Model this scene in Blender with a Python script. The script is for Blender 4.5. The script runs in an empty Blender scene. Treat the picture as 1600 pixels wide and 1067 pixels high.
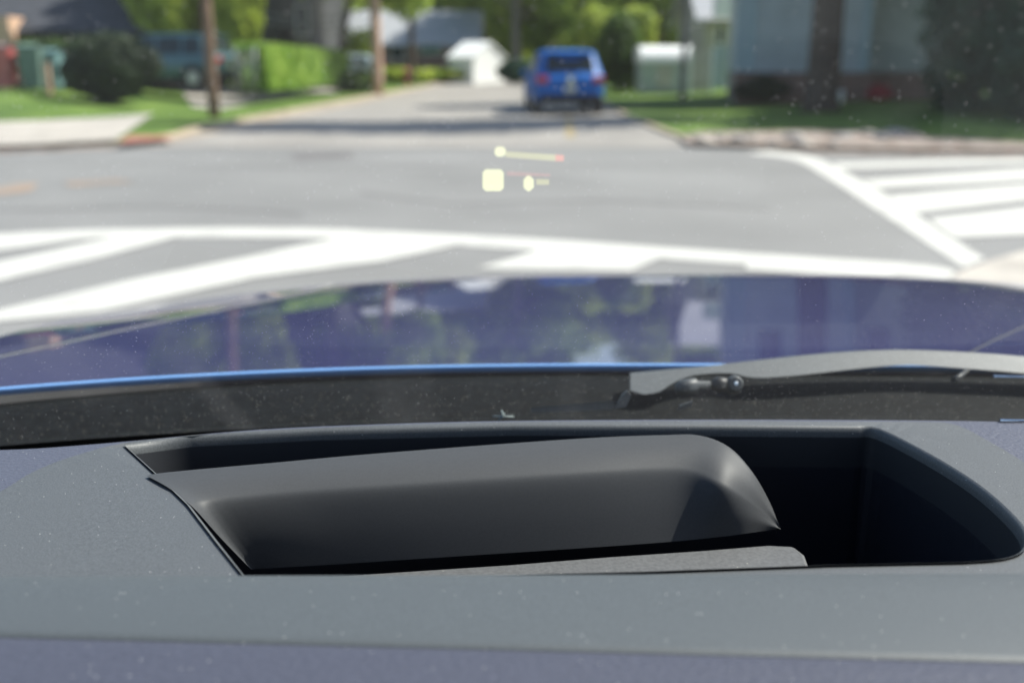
import bpy, bmesh, math, random
from mathutils import Vector, Matrix, noise
random.seed(7)
S = bpy.context.scene
COL = S.collection
R = math.radians
# ------------------------------------------------------------------ camera
CAMZ = 1.35
F = 1600.0
PITCH = math.atan((533.5-98)/F)
cd = bpy.data.cameras.new("Camera"); cam = bpy.data.objects.new("Camera", cd); COL.objects.link(cam)
cam.location = (0, 0, CAMZ); cam.rotation_euler = (math.pi/2-PITCH, 0, 0)
cd.lens = 36; cd.sensor_width = 36; cd.clip_start = 0.01; cd.clip_end = 2000
cd.dof.use_dof = True; cd.dof.focus_distance = 0.50; cd.dof.aperture_fstop = 6.0; cd.dof.aperture_blades = 0
S.camera = cam
# ------------------------------------------------------------------ light
SUN_AZ, SUN_EL = R(70), R(50)
w = bpy.data.worlds.new("World"); S.world = w; w.use_nodes = True
nt = w.node_tree; nt.nodes.clear()
sk = nt.nodes.new('ShaderNodeTexSky'); sk.sky_type = 'NISHITA'; sk.sun_disc = False
sk.sun_elevation = SUN_EL; sk.sun_rotation = SUN_AZ; sk.air_density = 1.0; sk.dust_density = 1.5
bg = nt.nodes.new('ShaderNodeBackground'); bg.inputs['Strength'].default_value = 0.11
wo = nt.nodes.new('ShaderNodeOutputWorld')
nt.links.new(sk.outputs[0], bg.inputs[0]); nt.links.new(bg.outputs[0], wo.inputs[0])
sd = bpy.data.lights.new("Sun", 'SUN'); sd.energy = 4.2; sd.angle = R(0.5); sd.color = (1.0, .955, .88)
so = bpy.data.objects.new("Sun", sd); COL.objects.link(so)
sundir = Vector((math.sin(SUN_AZ)*math.cos(SUN_EL), math.cos(SUN_AZ)*math.cos(SUN_EL), math.sin(SUN_EL)))
so.rotation_euler = sundir.to_track_quat('Z', 'Y').to_euler()
S.view_settings.view_transform = 'Standard'; S.view_settings.look = 'None'
S.view_settings.exposure = 0.85; S.view_settings.gamma = 1
S.render.engine = 'CYCLES'
S.cycles.use_denoising = True
S.cycles.max_bounces = 8; S.cycles.transparent_max_bounces = 24; S.cycles.caustics_reflective = False
S.cycles.sample_clamp_indirect = 6

# ------------------------------------------------------------------ projection helpers (photo pixels -> places)
cp, sp = math.cos(PITCH), math.sin(PITCH)
def ray(px, py):
    u = (px-800)/F; v = -(py-533.5)/F
    return Vector((u, cp+v*sp, -sp+v*cp))
def onz(px, py, z=0.0):
    d = ray(px, py); t = (z-CAMZ)/d.z
    return Vector((d.x*t, d.y*t, z))
def D(px, py, dz): return onz(px, py, CAMZ-dz)
def atY(px, py, Y):
    d = ray(px, py); t = Y/d.y
    return Vector((d.x*t, Y, CAMZ+d.z*t))
def XA(px, Y, z=0.3):
    return (px-800)/F*(Y*cp+(CAMZ-z)*sp)
def ZA(py, Y): return atY(800, py, Y).z

# ------------------------------------------------------------------ materials
def mat(name, col, rough=0.6, metal=0.0, spec=0.5, noise_s=0, noise_amt=0.0, bump=0, bump_s=50, coat=0, coatr=.03, col2=None, detail=4, emit=None, alpha=None, transl=0, specks=None, ramp=(.35,.65)):
    m = bpy.data.materials.new(name); m.use_nodes = True
    n = m.node_tree; b = n.nodes['Principled BSDF']
    b.inputs['Base Color'].default_value = (*col, 1); b.inputs['Roughness'].default_value = rough
    b.inputs['Metallic'].default_value = metal; b.inputs['Specular IOR Level'].default_value = spec
    b.inputs['Coat Weight'].default_value = coat; b.inputs['Coat Roughness'].default_value = coatr
    tc = n.nodes.new('ShaderNodeTexCoord')
    colout = None
    if noise_s:
        nz = n.nodes.new('ShaderNodeTexNoise'); nz.inputs['Scale'].default_value = noise_s; nz.inputs['Detail'].default_value = detail
        n.links.new(tc.outputs['Object'], nz.inputs['Vector'])
        cr = n.nodes.new('ShaderNodeValToRGB')
        c2 = col2 or tuple(min(1, c*(1+noise_amt)) for c in col)
        c1 = col if col2 else tuple(c*(1-noise_amt) for c in col)
        cr.color_ramp.elements[0].position = ramp[0]; cr.color_ramp.elements[1].position = ramp[1]
        cr.color_ramp.elements[0].color = (*c1, 1); cr.color_ramp.elements[1].color = (*c2, 1)
        n.links.new(nz.outputs['Fac'], cr.inputs[0]); colout = cr.outputs[0]
    if specks:   # (scale, radius, colour, density)
        vo = n.nodes.new('ShaderNodeTexVoronoi'); vo.inputs['Scale'].default_value = specks[0]
        n.links.new(tc.outputs['Object'], vo.inputs['Vector'])
        lt = n.nodes.new('ShaderNodeMath'); lt.operation = 'LESS_THAN'; lt.inputs[1].default_value = specks[1]
        n.links.new(vo.outputs['Distance'], lt.inputs[0])
        sc_ = n.nodes.new('ShaderNodeSeparateColor'); n.links.new(vo.outputs['Color'], sc_.inputs[0])
        l2 = n.nodes.new('ShaderNodeMath'); l2.operation = 'LESS_THAN'; l2.inputs[1].default_value = specks[3]
        n.links.new(sc_.outputs[0], l2.inputs[0])
        mu = n.nodes.new('ShaderNodeMath'); mu.operation = 'MULTIPLY'
        n.links.new(lt.outputs[0], mu.inputs[0]); n.links.new(l2.outputs[0], mu.inputs[1])
        mx = n.nodes.new('ShaderNodeMixRGB'); n.links.new(mu.outputs[0], mx.inputs[0])
        if colout: n.links.new(colout, mx.inputs[1])
        else: mx.inputs[1].default_value = (*col, 1)
        mx.inputs[2].default_value = (*specks[2], 1); colout = mx.outputs[0]
    if colout: n.links.new(colout, b.inputs['Base Color'])
    if bump:
        nb = n.nodes.new('ShaderNodeTexNoise'); nb.inputs['Scale'].default_value = bump_s; nb.inputs['Detail'].default_value = 3
        n.links.new(tc.outputs['Object'], nb.inputs['Vector'])
        bp = n.nodes.new('ShaderNodeBump'); bp.inputs['Strength'].default_value = bump; bp.inputs['Distance'].default_value = 0.3/bump_s
        n.links.new(nb.outputs['Fac'], bp.inputs['Height']); n.links.new(bp.outputs[0], b.inputs['Normal'])
    if emit:
        b.inputs['Emission Color'].default_value = (*emit[0], 1); b.inputs['Emission Strength'].default_value = emit[1]
    if transl:
        tr = n.nodes.new('ShaderNodeBsdfTranslucent'); ms = n.nodes.new('ShaderNodeMixShader'); ms.inputs[0].default_value = transl
        if colout: n.links.new(colout, tr.inputs[0])
        else: tr.inputs[0].default_value = (*col, 1)
        n.links.new(b.outputs[0], ms.inputs[1]); n.links.new(tr.outputs[0], ms.inputs[2])
        n.links.new(ms.outputs[0], n.nodes['Material Output'].inputs[0])
    return m
def siding(name, col, spacing=5.0, col2=None):
    m = mat(name, col, .6, noise_s=1.3, noise_amt=.08)
    n = m.node_tree; b = n.nodes['Principled BSDF']
    tc = [x for x in n.nodes if x.type == 'TEX_COORD'][0]
    wv = n.nodes.new('ShaderNodeTexWave'); wv.wave_type = 'BANDS'; wv.bands_direction = 'Z'; wv.wave_profile = 'SAW'
    wv.inputs['Scale'].default_value = spacing; n.links.new(tc.outputs['Object'], wv.inputs['Vector'])
    bp = n.nodes.new('ShaderNodeBump'); bp.inputs['Distance'].default_value = .02; n.links.new(wv.outputs['Fac'], bp.inputs['Height'])
    n.links.new(bp.outputs[0], b.inputs['Normal']); return m
def brick(name, c1, c2):
    m = mat(name, c1, .85); n = m.node_tree; b = n.nodes['Principled BSDF']
    tc = [x for x in n.nodes if x.type == 'TEX_COORD'][0]
    mp = n.nodes.new('ShaderNodeMapping'); mp.inputs['Rotation'].default_value = (R(90), 0, 0)
    n.links.new(tc.outputs['Object'], mp.inputs[0])
    bt = n.nodes.new('ShaderNodeTexBrick'); bt.inputs['Color1'].default_value = (*c1, 1); bt.inputs['Color2'].default_value = (*c2, 1)
    bt.inputs['Mortar'].default_value = (.3, .28, .25, 1); bt.inputs['Scale'].default_value = 1; bt.inputs['Brick Width'].default_value = .22
    bt.inputs['Row Height'].default_value = .075; bt.inputs['Mortar Size'].default_value = .008
    n.links.new(mp.outputs[0], bt.inputs['Vector']); n.links.new(bt.outputs[0], b.inputs['Base Color']); return m

M = {}
M['asphalt'] = mat('asphalt', (.20, .196, .188), .85, noise_s=.45, noise_amt=.10, detail=8, bump=.4, bump_s=120, specks=(9, .06, (.25, .24, .23), .4))
M['asphalt_old'] = mat('asphalt_old', (.27, .25, .225), .9, noise_s=.7, noise_amt=.13, detail=8, bump=.4, bump_s=120)
M['paint'] = mat('road_paint', (.46, .445, .41), .7, noise_s=3.0, col2=(.55, .535, .49), detail=9, ramp=(.3, .5))
M['yellow_paint'] = mat('yellow_paint', (.30, .24, .13), .8, noise_s=6, col2=(.36, .27, .12))
M['rust_paint'] = mat('rust_paint', (.23, .20, .175), .85, noise_s=2, col2=(.33, .22, .14), detail=6)
M['concrete'] = mat('concrete', (.42, .38, .33), .9, noise_s=2.5, noise_amt=.15, detail=8)
M['kerb'] = mat('kerb_stone', (.33, .25, .17), .9, noise_s=1.4, col2=(.46, .38, .27), detail=6)
M['pad'] = mat('brick_red', (.36, .15, .11), .9, noise_s=8, noise_amt=.25)
M['grass'] = mat('lawn_grass', (.060, .112, .022), .9, spec=.1, noise_s=.8, col2=(.15, .225, .05), detail=9, bump=.6, bump_s=25)
M['soil'] = mat('dirt', (.16, .12, .09), .95, noise_s=3.5, col2=(.38, .32, .28), detail=9, specks=(5, .25, (.30, .11, .09), .22))
M['rock'] = mat('field_stone', (.30, .28, .26), .9, noise_s=6, noise_amt=.3)
M['bark'] = mat('bark', (.085, .062, .048), .95, noise_s=9, noise_amt=.4, bump=.8, bump_s=20)
M['bark_grey'] = mat('bark_grey', (.20, .18, .165), .95, noise_s=7, noise_amt=.3, bump=.8, bump_s=20)
M['pole'] = mat('weathered_pole', (.17, .105, .065), .9, noise_s=5, noise_amt=.3)
M['pole_pale'] = mat('pale_pole', (.46, .30, .215), .9, noise_s=5, noise_amt=.15)
M['red'] = mat('red_paint', (.48, .12, .12), .5, noise_s=3, noise_amt=.2)
M['binlid'] = mat('bin_lid', (.25, .17, .17), .5)
M['bingreen'] = mat('bin_green', (.13, .20, .17), .5, noise_s=3, noise_amt=.15)
M['binteal'] = mat('bin_teal', (.17, .29, .30), .45)
M['white'] = mat('white_paint', (.80, .80, .78), .6, noise_s=1.2, noise_amt=.04)
M['sage'] = mat('sage_panel', (.40, .45, .42), .6, noise_s=1.5, noise_amt=.06)
M['cream'] = mat('cream_wall', (.50, .46, .40), .7, noise_s=1.5, noise_amt=.06)
M['peach'] = mat('peach_wall', (.62, .40, .27), .7, noise_s=1.5, noise_amt=.05)
M['shingle'] = mat('shingle_grey', (.36, .365, .38), .9, noise_s=6, noise_amt=.2)
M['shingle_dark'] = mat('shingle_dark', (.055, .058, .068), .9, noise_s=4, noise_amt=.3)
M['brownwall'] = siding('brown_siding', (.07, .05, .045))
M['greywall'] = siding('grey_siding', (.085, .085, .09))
M['bluesiding'] = siding('blue_grey_siding', (.50, .55, .62))
M['greensiding'] = siding('grey_green_siding', (.48, .52, .53))
M['trimblue'] = mat('pale_trim', (.34, .44, .49), .5)
M['brick'] = brick('red_brick', (.16, .075, .055), (.22, .10, .075))
M['glass'] = mat('window_glass', (.02, .03, .032), .12, spec=.5)
M['tealglass'] = mat('teal_curtain', (.08, .22, .19), .4)
M['curtain'] = mat('pale_curtain', (.45, .52, .60), .5, noise_s=3, noise_amt=.1)
M['door'] = mat('dark_door', (.03, .025, .022), .5)
M['wire'] = mat('cable', (.10, .10, .10), .5)
M['chain'] = mat('galvanised', (.22, .25, .23), .5, metal=.4)
M['rubber'] = mat('tyre_rubber', (.018, .018, .018), .8)
M['hub'] = mat('wheel_silver', (.65, .64, .62), .3, metal=.6)
M['red_lens'] = mat('red_lens', (.45, .01, .03), .15, coat=1)
M['plate'] = mat('plate', (.62, .60, .45), .5, noise_s=14, noise_amt=.2)
M['chrome'] = mat('chrome', (.8, .8, .8), .12, metal=1)
def leafmat(name, c1, c2):
    return mat(name, c1, .55, spec=.3, noise_s=1.1, col2=c2, detail=5, transl=.45, ramp=(.38, .62))
M['leaf'] = leafmat('leaf_mid', (0.143, 0.234, 0.029), (0.364, 0.481, 0.078))
M['leaf_light'] = leafmat('leaf_light', (0.260, 0.364, 0.039), (0.546, 0.600, 0.117))
M['leaf_lime'] = leafmat('leaf_lime', (0.208, 0.364, 0.046), (0.416, 0.559, 0.117))
M['leaf_willow'] = leafmat('leaf_willow', (0.247, 0.325, 0.033), (0.468, 0.546, 0.078))
M['leaf_dark'] = leafmat('leaf_dark', (.026, .044, .022), (.06, .09, .04))
M['leaf_holly'] = leafmat('leaf_holly', (0.036, 0.085, 0.055), (0.078, 0.156, 0.091))
M['leaf_oak'] = leafmat('leaf_oak', (0.052, 0.104, 0.018), (0.130, 0.208, 0.039))
M['flower'] = mat('red_petals', (.42, .03, .05), .6, noise_s=5, noise_amt=.3)

# ------------------------------------------------------------------ object helpers
def setp(o, label=None, cat=None, group=None, kind=None):
    if label: o['label'] = label
    if cat: o['category'] = cat
    if group: o['group'] = group
    if kind: o['kind'] = kind
    return o
def empty(name, loc, label, cat, group=None, rz=0):
    o = bpy.data.objects.new(name, None); COL.objects.link(o); o.location = loc; o.rotation_euler = (0, 0, rz)
    o.empty_display_size = .2
    return setp(o, label, cat, group)
def link(name, bm, m, parent=None, smooth=False, bevel=0):
    me = bpy.data.meshes.new(name)
    if smooth:
        for f in bm.faces: f.smooth = True
    bm.to_mesh(me); bm.free()
    ms = m if isinstance(m, (list, tuple)) else [m]
    for x in ms: me.materials.append(x)
    o = bpy.data.objects.new(name, me); COL.objects.link(o)
    if parent: o.parent = parent
    if bevel:
        b = o.modifiers.new('Bevel', 'BEVEL'); b.width = bevel; b.segments = 2; b.limit_method = 'ANGLE'
    return o
def box(bm, x0, x1, y0, y1, z0, z1, mi=0):
    v = [bm.verts.new((x, y, z)) for z in (z0, z1) for y in (y0, y1) for x in (x0, x1)]
    for q in ((0, 2, 3, 1), (4, 5, 7, 6), (0, 1, 5, 4), (2, 6, 7, 3), (0, 4, 6, 2), (1, 3, 7, 5)):
        f = bm.faces.new([v[i] for i in q]); f.material_index = mi
def boxo(name, x0, x1, y0, y1, z0, z1, m, parent=None, bevel=.01):
    bm = bmesh.new(); box(bm, x0, x1, y0, y1, z0, z1)
    return link(name, bm, m, parent, bevel=bevel)
def tube(bm, pts, rads, seg=10, cap=True, mi=0):
    rings = []
    n = len(pts)
    for i, p in enumerate(pts):
        p = Vector(p); a = Vector(pts[max(0, i-1)]); b = Vector(pts[min(n-1, i+1)])
        d = (b-a).normalized(); up = Vector((0, 0, 1)) if abs(d.z) < .9 else Vector((1, 0, 0))
        s = d.cross(up).normalized(); t = s.cross(d)
        r = rads[i] if isinstance(rads, (list, tuple)) else rads
        rings.append([bm.verts.new(p+s*math.cos(2*math.pi*k/seg)*r+t*math.sin(2*math.pi*k/seg)*r) for k in range(seg)])
    for a, b in zip(rings, rings[1:]):
        for k in range(seg):
            f = bm.faces.new((a[k], a[(k+1) % seg], b[(k+1) % seg], b[k])); f.smooth = True; f.material_index = mi
    if cap:
        bm.faces.new(rings[0][::-1]).material_index = mi; bm.faces.new(rings[-1]).material_index = mi
def poly(bm, pts, mi=0):
    f = bm.faces.new([bm.verts.new(p) for p in pts]); f.material_index = mi; return f
def prism(bm, pts, thick, axis=Vector((0, 0, -1))):
    a = [bm.verts.new(p) for p in pts]; b = [bm.verts.new(Vector(p)+axis*thick) for p in pts]
    bm.faces.new(a); bm.faces.new(b[::-1])
    n = len(a)
    for i in range(n): bm.faces.new((a[i], b[i], b[(i+1) % n], a[(i+1) % n]))
def loft(bm, rows, closed=False, smooth=True, mi=0):
    V = [[bm.verts.new(p) for p in r] for r in rows]
    for a, b in zip(V, V[1:]):
        n = len(a)
        for k in range(n if closed else n-1):
            f = bm.faces.new((a[k], a[(k+1) % n], b[(k+1) % n], b[k])); f.smooth = smooth; f.material_index = mi
    return V
def crm(pts, n=6, closed=False):
    """catmull-rom through points"""
    P = [Vector(p) for p in pts]; out = []; L = len(P)
    rng = range(L if closed else L-1)
    for i in rng:
        p0 = P[(i-1) % L] if closed or i > 0 else P[i]; p1 = P[i]; p2 = P[(i+1) % L]
        p3 = P[(i+2) % L] if closed or i+2 < L else P[min(i+1, L-1)]
        for k in range(n):
            t = k/n
            out.append(.5*((2*p1)+(p2-p0)*t+(2*p0-5*p1+4*p2-p3)*t*t+(3*p1-p0-3*p2+p3)*t**3))
    if not closed: out.append(P[-1])
    return out
def resample(pts, n):
    P = [Vector(p) for p in pts]; L = [0]
    for a, b in zip(P, P[1:]): L.append(L[-1]+(b-a).length)
    out = []; j = 0
    for i in range(n):
        s = L[-1]*i/(n-1)
        while j < len(P)-2 and L[j+1] < s: j += 1
        t = (s-L[j])/max(1e-9, L[j+1]-L[j]); out.append(P[j].lerp(P[j+1], min(1, t)))
    return out

# ================================================================== SETTING
bm = bmesh.new(); poly(bm, [(-900, -300, -.05), (900, -300, -.05), (900, 1200, -.05), (-900, 1200, -.05)])
setp(link('ground', bm, M['grass']), kind='structure')

lk = [onz(a, b) for a, b in ((20, 236), (180, 228), (270, 218), (300, 209), (350, 197), (430, 182), (520, 164), (600, 149), (660, 137), (700, 129))]
rk = [onz(a, b) for a, b in ((1500, 238), (1250, 232), (1120, 226), (1060, 218), (1020, 203), (985, 188), (955, 172), (938, 160), (915, 145), (890, 133))]
YC = lk[1].y
print('YC', YC, 'left kerb', [(round(p.x, 1), round(p.y, 1)) for p in lk]); print('right', [(round(p.x, 1), round(p.y, 1)) for p in rk])
YF = lk[-1].y
# asphalt of the crossing and of the street ahead
bm = bmesh.new()
ys = [-12+i*1.5 for i in range(int((YC+3+12)/1.5)+1)]
poly(bm, [(-70, -12, 0), (70, -12, 0), (70, YC+.6, 0), (-70, YC+.6, 0)])
setp(link('crossroads', bm, M['asphalt']), kind='structure')
def cx(poly_, y):
    if y <= poly_[0].y: return poly_[0].x
    for a, b in zip(poly_, poly_[1:]):
        if a.y <= y <= b.y: return a.x+(b.x-a.x)*(y-a.y)/max(1e-6, b.y-a.y)
    a, b = poly_[-2], poly_[-1]
    return b.x+(b.x-a.x)*(y-b.y)/(b.y-a.y)
rows = []
N = 40
for i in range(N+1):
    y = YC-.5+(YF+9-YC+.5)*i/N
    xl = cx(lk, y)-.15 if y > YC+1.2 else cx(lk, YC+1.2)-4
    xr = cx(rk, y)+.15 if y > YC+1.2 else cx(rk, YC+1.2)+4
    if y > YF-4: xl -= (y-YF+4)*4
    rows.append([(xl, y, .006), (xl+(xr-xl)*.33, y, .006), (xl+(xr-xl)*.66, y, .006), (xr, y, .006)])
bm = bmesh.new(); loft(bm, rows, smooth=False)
setp(link('street', bm, M['asphalt_old']), kind='structure')

def smooth(a, b, t):
    t = max(0, min(1, (t-a)/(b-a))); return t*t*(3-2*t)
def HL(x, y):
    d = min(cx(lk, y)-x, y-YC)
    return .07+.48*smooth(3.0, 9.5, d)
def HR(x, y):
    d = min(x-cx(rk, y), y-YC)
    return .05+.23*smooth(1, 9, d)
def land(name, side):
    rows = []; lkx = lk if side < 0 else rk; H = HL if side < 0 else HR
    y = YC-.02; yy = []
    while y < YF+60: yy.append(y); y += .35 if y < YC+9 else 1.2
    offs = [0, .15, .5, 1, 1.6, 2.2, 3, 4, 5, 6, 7, 8, 9.5, 11, 14, 18, 24, 32, 45, 60]
    for y in yy:
        c = cx(lkx, y) if y < YF-2 or side > 0 else cx(lkx, YF-2)-(y-YF+2)*4
        if side < 0 and y > YF+9: c = cx(lkx, YF-2)+30
        rows.append([(c+side*o, y, H(c+side*o, y) if y <= YF+9 else .15) for o in offs])
    bm = bmesh.new(); loft(bm, rows)
    return setp(link(name, bm, M['grass']), kind='structure')
land('grass_bank', -1); land('lawn', 1)
# kerbs: stone strip from road level up to 0.15 along each kerb line
def kerb(pts, side, m, name, kh=.15):
    pts = resample(crm(pts, 5), 120); rows = []
    for i, p in enumerate(pts):
        a = pts[max(0, i-1)]; b = pts[min(len(pts)-1, i+1)]; d = (b-a).normalized(); nrm = Vector((-d.y, d.x, 0))*(-side)
        if nrm.y < 0 and abs(nrm.y) > .7: nrm = -nrm
        rows.append([p+Vector((0, 0, -.02)), p+Vector((0, 0, kh-.015))+nrm*.01, p+Vector((0, 0, kh))+nrm*.03, p+Vector((0, 0, kh))+nrm*.14, p+Vector((0, 0, .0))+nrm*.14])
    bm = bmesh.new(); loft(bm, rows, smooth=False); setp(link(name, bm, m), kind='structure')
kerb([(x_, YC-.1, 0) for x_ in (-60, -45, -30, -22, -16, -12)]+lk[1:], -1, M['kerb'], 'kerb', .09)
kerb([(x_, YC-.15, 0) for x_ in (60, 45, 30, 22, 16, 12)]+rk[1:], 1, M['kerb'], 'kerb', .07)
# flat sheets drawn on the ground
def sheet(name, pxs, m, z=.004, H=None, kind='structure', grid=False):
    bm = bmesh.new(); pts = [onz(a, b, z) for a, b in pxs]
    if H:
        for _ in range(6): pts = [onz(a, b, min(.6, H(p.x, p.y))+.02) for (a, b), p in zip(pxs, pts)]
    f = poly(bm, pts); bmesh.ops.triangulate(bm, faces=[f])
    if H:
        for _ in range(5): 
            es = [e for e in bm.edges if e.calc_length() > .8]
            if not es: break
            bmesh.ops.subdivide_edges(bm, edges=es, cuts=1); bmesh.ops.triangulate(bm, faces=bm.faces[:])
        for v in bm.verts: v.co.z = H(v.co.x, v.co.y)+.02
    return setp(link(name, bm, m), kind=kind)
sheet('pavement', [(-900, 188), (-300, 190), (0, 192), (150, 184), (240, 178), (200, 205), (180, 219), (60, 226), (-100, 229), (-900, 229)], M['concrete'], .13, HL)
sheet('pavement', [(236, 141), (330, 141), (380, 148), (480, 142), (565, 131), (582, 134), (480, 150), (400, 161), (340, 171), (300, 166), (286, 152), (236, 151)], M['concrete'], .13, HL)
sheet('ramp_pad', [(186, 224), (200, 212), (262, 212), (275, 216)], M['pad'], .10)
sheet('gutter', [(-400, 240), (-400, 236), (0, 235), (180, 229), (262, 221), (268, 225), (180, 233), (0, 239)], M['soil'], .011)
sheet('gutter', [(265, 222), (305, 211), (430, 185), (560, 159), (700, 131), (704, 131), (626, 147), (562, 162), (435, 187), (310, 214)], M['kerb'], .011)
sheet('dirt_verge', [(1075, 224), (1060, 212), (1100, 206), (1250, 204), (1430, 205), (1450, 214), (1620, 224), (1900, 228), (1900, 236), (1400, 232)], M['soil'], .13, HR)
sheet('gutter', [(1062, 226), (1100, 229), (1300, 240), (1700, 247), (1700, 240), (1300, 235), (1100, 226)], M['soil'], .011)
sheet('pavement', [(1482, 437), (1500, 425), (1540, 409), (1640, 380), (2300, 330), (2600, 380), (2000, 520), (1640, 470)], M['concrete'], .05)
# paint
def paint(pxs, m=None, z=.004, name='road_marking'): return sheet(name, pxs, m or M['paint'], z)
top = [(-400, 385), (-150, 374), (0, 365), (150, 359), (350, 356), (500, 357), (650, 364), (850, 374), (1100, 391), (1300, 404), (1440, 413), (1495, 423)]
bot = [(1480, 436), (1300, 421), (1100, 408), (900, 394), (700, 382), (500, 371), (200, 372), (0, 379), (-150, 388), (-400, 402)]
pl = [onz(*a, .005) for a in top]; pb = [onz(*a, .005) for a in bot[::-1]]
pl = resample(crm(pl, 4), 40); pb = resample(crm(pb, 4), 40)
bm = bmesh.new(); loft(bm, [pl, pb], smooth=False); setp(link('crosswalk_edge_line', bm, M['paint']), kind='structure')
paint([(-200, 395), (0, 374), (170, 366), (120, 374), (0, 391), (-200, 418)], z=.009)
paint([(-200, 452), (0, 409), (100, 388), (195, 368), (285, 367), (260, 374), (140, 406), (0, 438), (-200, 490)], z=.009)
paint([(-300, 565), (0, 484), (210, 436), (375, 404), (530, 371), (730, 378), (690, 388), (600, 407), (400, 433), (150, 487), (0, 501), (-300, 610)], z=.009)
paint([(745, 419), (800, 404), (850, 388), (1045, 398), (985, 422)], z=.009)
paint([(1165, 420), (1165, 398), (1380, 414), (1400, 436)], z=.009)
lo = [(1165, 240), (1235, 248), (1285, 273), (1345, 312), (1420, 361), (1505, 417)]
ro = [(1200, 235), (1275, 247), (1335, 277), (1400, 313), (1465, 358), (1538, 404)]
bm = bmesh.new(); loft(bm, [resample(crm([onz(*a, .005) for a in lo], 4), 24), resample(crm([onz(*a, .005) for a in ro], 4), 24)], smooth=False)
setp(link('crosswalk_edge_line', bm, M['paint']), kind='structure')
for q in ([(1300, 255), (1800, 243), (1800, 249), (1312, 264)], [(1345, 282), (1600, 264), (1800, 255), (1800, 268), (1600, 282), (1372, 294)],
          [(1385, 306), (1600, 289), (1800, 280), (1800, 300), (1600, 313), (1424, 333)], [(1450, 342), (1600, 325), (1800, 312), (1800, 350), (1600, 366), (1492, 371)]):
    paint(q, z=.009)
paint([(-20, 297), (20, 288), (60, 286), (50, 297), (-20, 308)], M['rust_paint'], .006, 'faded_mark')
paint([(100, 285), (180, 281), (210, 284), (110, 291)], M['rust_paint'], .006, 'faded_mark')
M['patch'] = mat('road_patch', (.15, .14, .135), .85, noise_s=5, noise_amt=.15)
paint([(455, 238), (550, 236), (552, 247), (462, 249)], M['patch'], .006, 'road_patch')
def crack(pxs, w_=.018):
    pts = []; rc = random.Random(len(pxs)*7+int(pxs[0][0]))
    for (a, b) in zip(pxs, pxs[1:]):
        for k in range(6): s_ = k/6; p = onz(a[0]+(b[0]-a[0])*s_, a[1]+(b[1]-a[1])*s_, .007); pts.append(p+Vector((rc.uniform(-.04, .04), rc.uniform(-.04, .04), 0)))
    bm = bmesh.new(); loft(bm, [[p+Vector((0, -w_, 0)) for p in pts], [p+Vector((0, w_, 0)) for p in pts]], smooth=False); setp(link('road_crack', bm, M['patch']), kind='structure')
crack([(-200, 262), (200, 256), (520, 262), (800, 257), (1100, 262)]); crack([(560, 300), (700, 318), (950, 312), (1250, 330)], .02); crack([(-100, 330), (250, 322), (520, 335)], .02)
paint([(884, 215), (899, 215), (893, 183), (884, 183)], M['yellow_paint'], .011, 'faded_centre_line')

# ================================================================== VEGETATION
def leaves(bm, blobs, n, size, aspect=1.6, hang=False, gap=.12, seed=0):
    rnd = random.Random(seed); tot = sum(b[3]*b[4]*b[5] for b in blobs)
    for (x, y, z, rx, ry, rz) in blobs:
        for _ in range(max(8, int(n*rx*ry*rz/tot))):
            while True:
                d = Vector((rnd.gauss(0, 1), rnd.gauss(0, 1), rnd.gauss(0, 1))).normalized()
                r = rnd.random()**.45
                p = Vector((x+d.x*rx*r, y+d.y*ry*r, z+d.z*rz*r))
                if noise.noise(p*.9+Vector((seed, 0, 0))) > -gap*2.2 or rnd.random() < .25: break
            s = size*rnd.uniform(.6, 1.35)
            nrm = (d+Vector((rnd.gauss(0, .6), rnd.gauss(0, .6), rnd.gauss(0, .6)))).normalized()
            t = nrm.cross(Vector((rnd.gauss(0, 1), rnd.gauss(0, 1), rnd.gauss(0, 1)))).normalized()
            if hang: t = Vector((rnd.gauss(0, .15), rnd.gauss(0, .15), -1)).normalized()
            u = nrm.cross(t).normalized()
            a = p+t*s*aspect*.5; b = p+u*s*.5; c = p-t*s*aspect*.5; e = p-u*s*.5
            bm.faces.new([bm.verts.new(q) for q in (a, b, c, e)])
def tree(name, x, y, z0, h, tr, crown_h0, cr, leaf, bark, label, cat='tree', group=None, n=7000, size=.22, seed=1, limbs=6, hang=False, lean=0, blobs=None, gap=.12):
    rnd = random.Random(seed)
    t = empty(name, (x, y, z0), label, cat, group)
    bm = bmesh.new()
    tops = (h*.72)
    pts = [(0, 0, -.1), (0, 0, .25), (lean*.2, 0, crown_h0*.6), (lean*.6, .05, crown_h0), (lean, .1, tops)]
    tube(bm, pts, [tr*1.45, tr*1.05, tr*.92, tr*.78, tr*.3], 12)
    bl = []
    for i in range(limbs):
        a = i*2.4+rnd.random(); l = cr*rnd.uniform(.55, .85); zz = crown_h0+(h-crown_h0)*(.1+.7*i/limbs)
        zs = crown_h0*.8+(tops-crown_h0*.8)*i/limbs*.8
        e = Vector((lean+math.cos(a)*l, math.sin(a)*l, zz))
        tube(bm, [(lean*.7, .05, zs), (lean*.8+math.cos(a)*l*.5, math.sin(a)*l*.5, (zs+zz)/2+.1), e], [tr*.38, tr*.22, tr*.07], 6)
        bl.append((e.x, e.y, e.z, cr*rnd.uniform(.38, .55), cr*rnd.uniform(.38, .55), (h-crown_h0)*rnd.uniform(.2, .3)))
    bl.append((lean, 0, (crown_h0+h)/2+.1*h, cr*.7, cr*.7, (h-crown_h0)*.4))
    link('trunk', bm, bark, t)
    bm = bmesh.new(); leaves(bm, blobs or bl, n, size, hang=hang, seed=seed, gap=gap)
    link('crown', bm, leaf, t)
    return t
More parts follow.
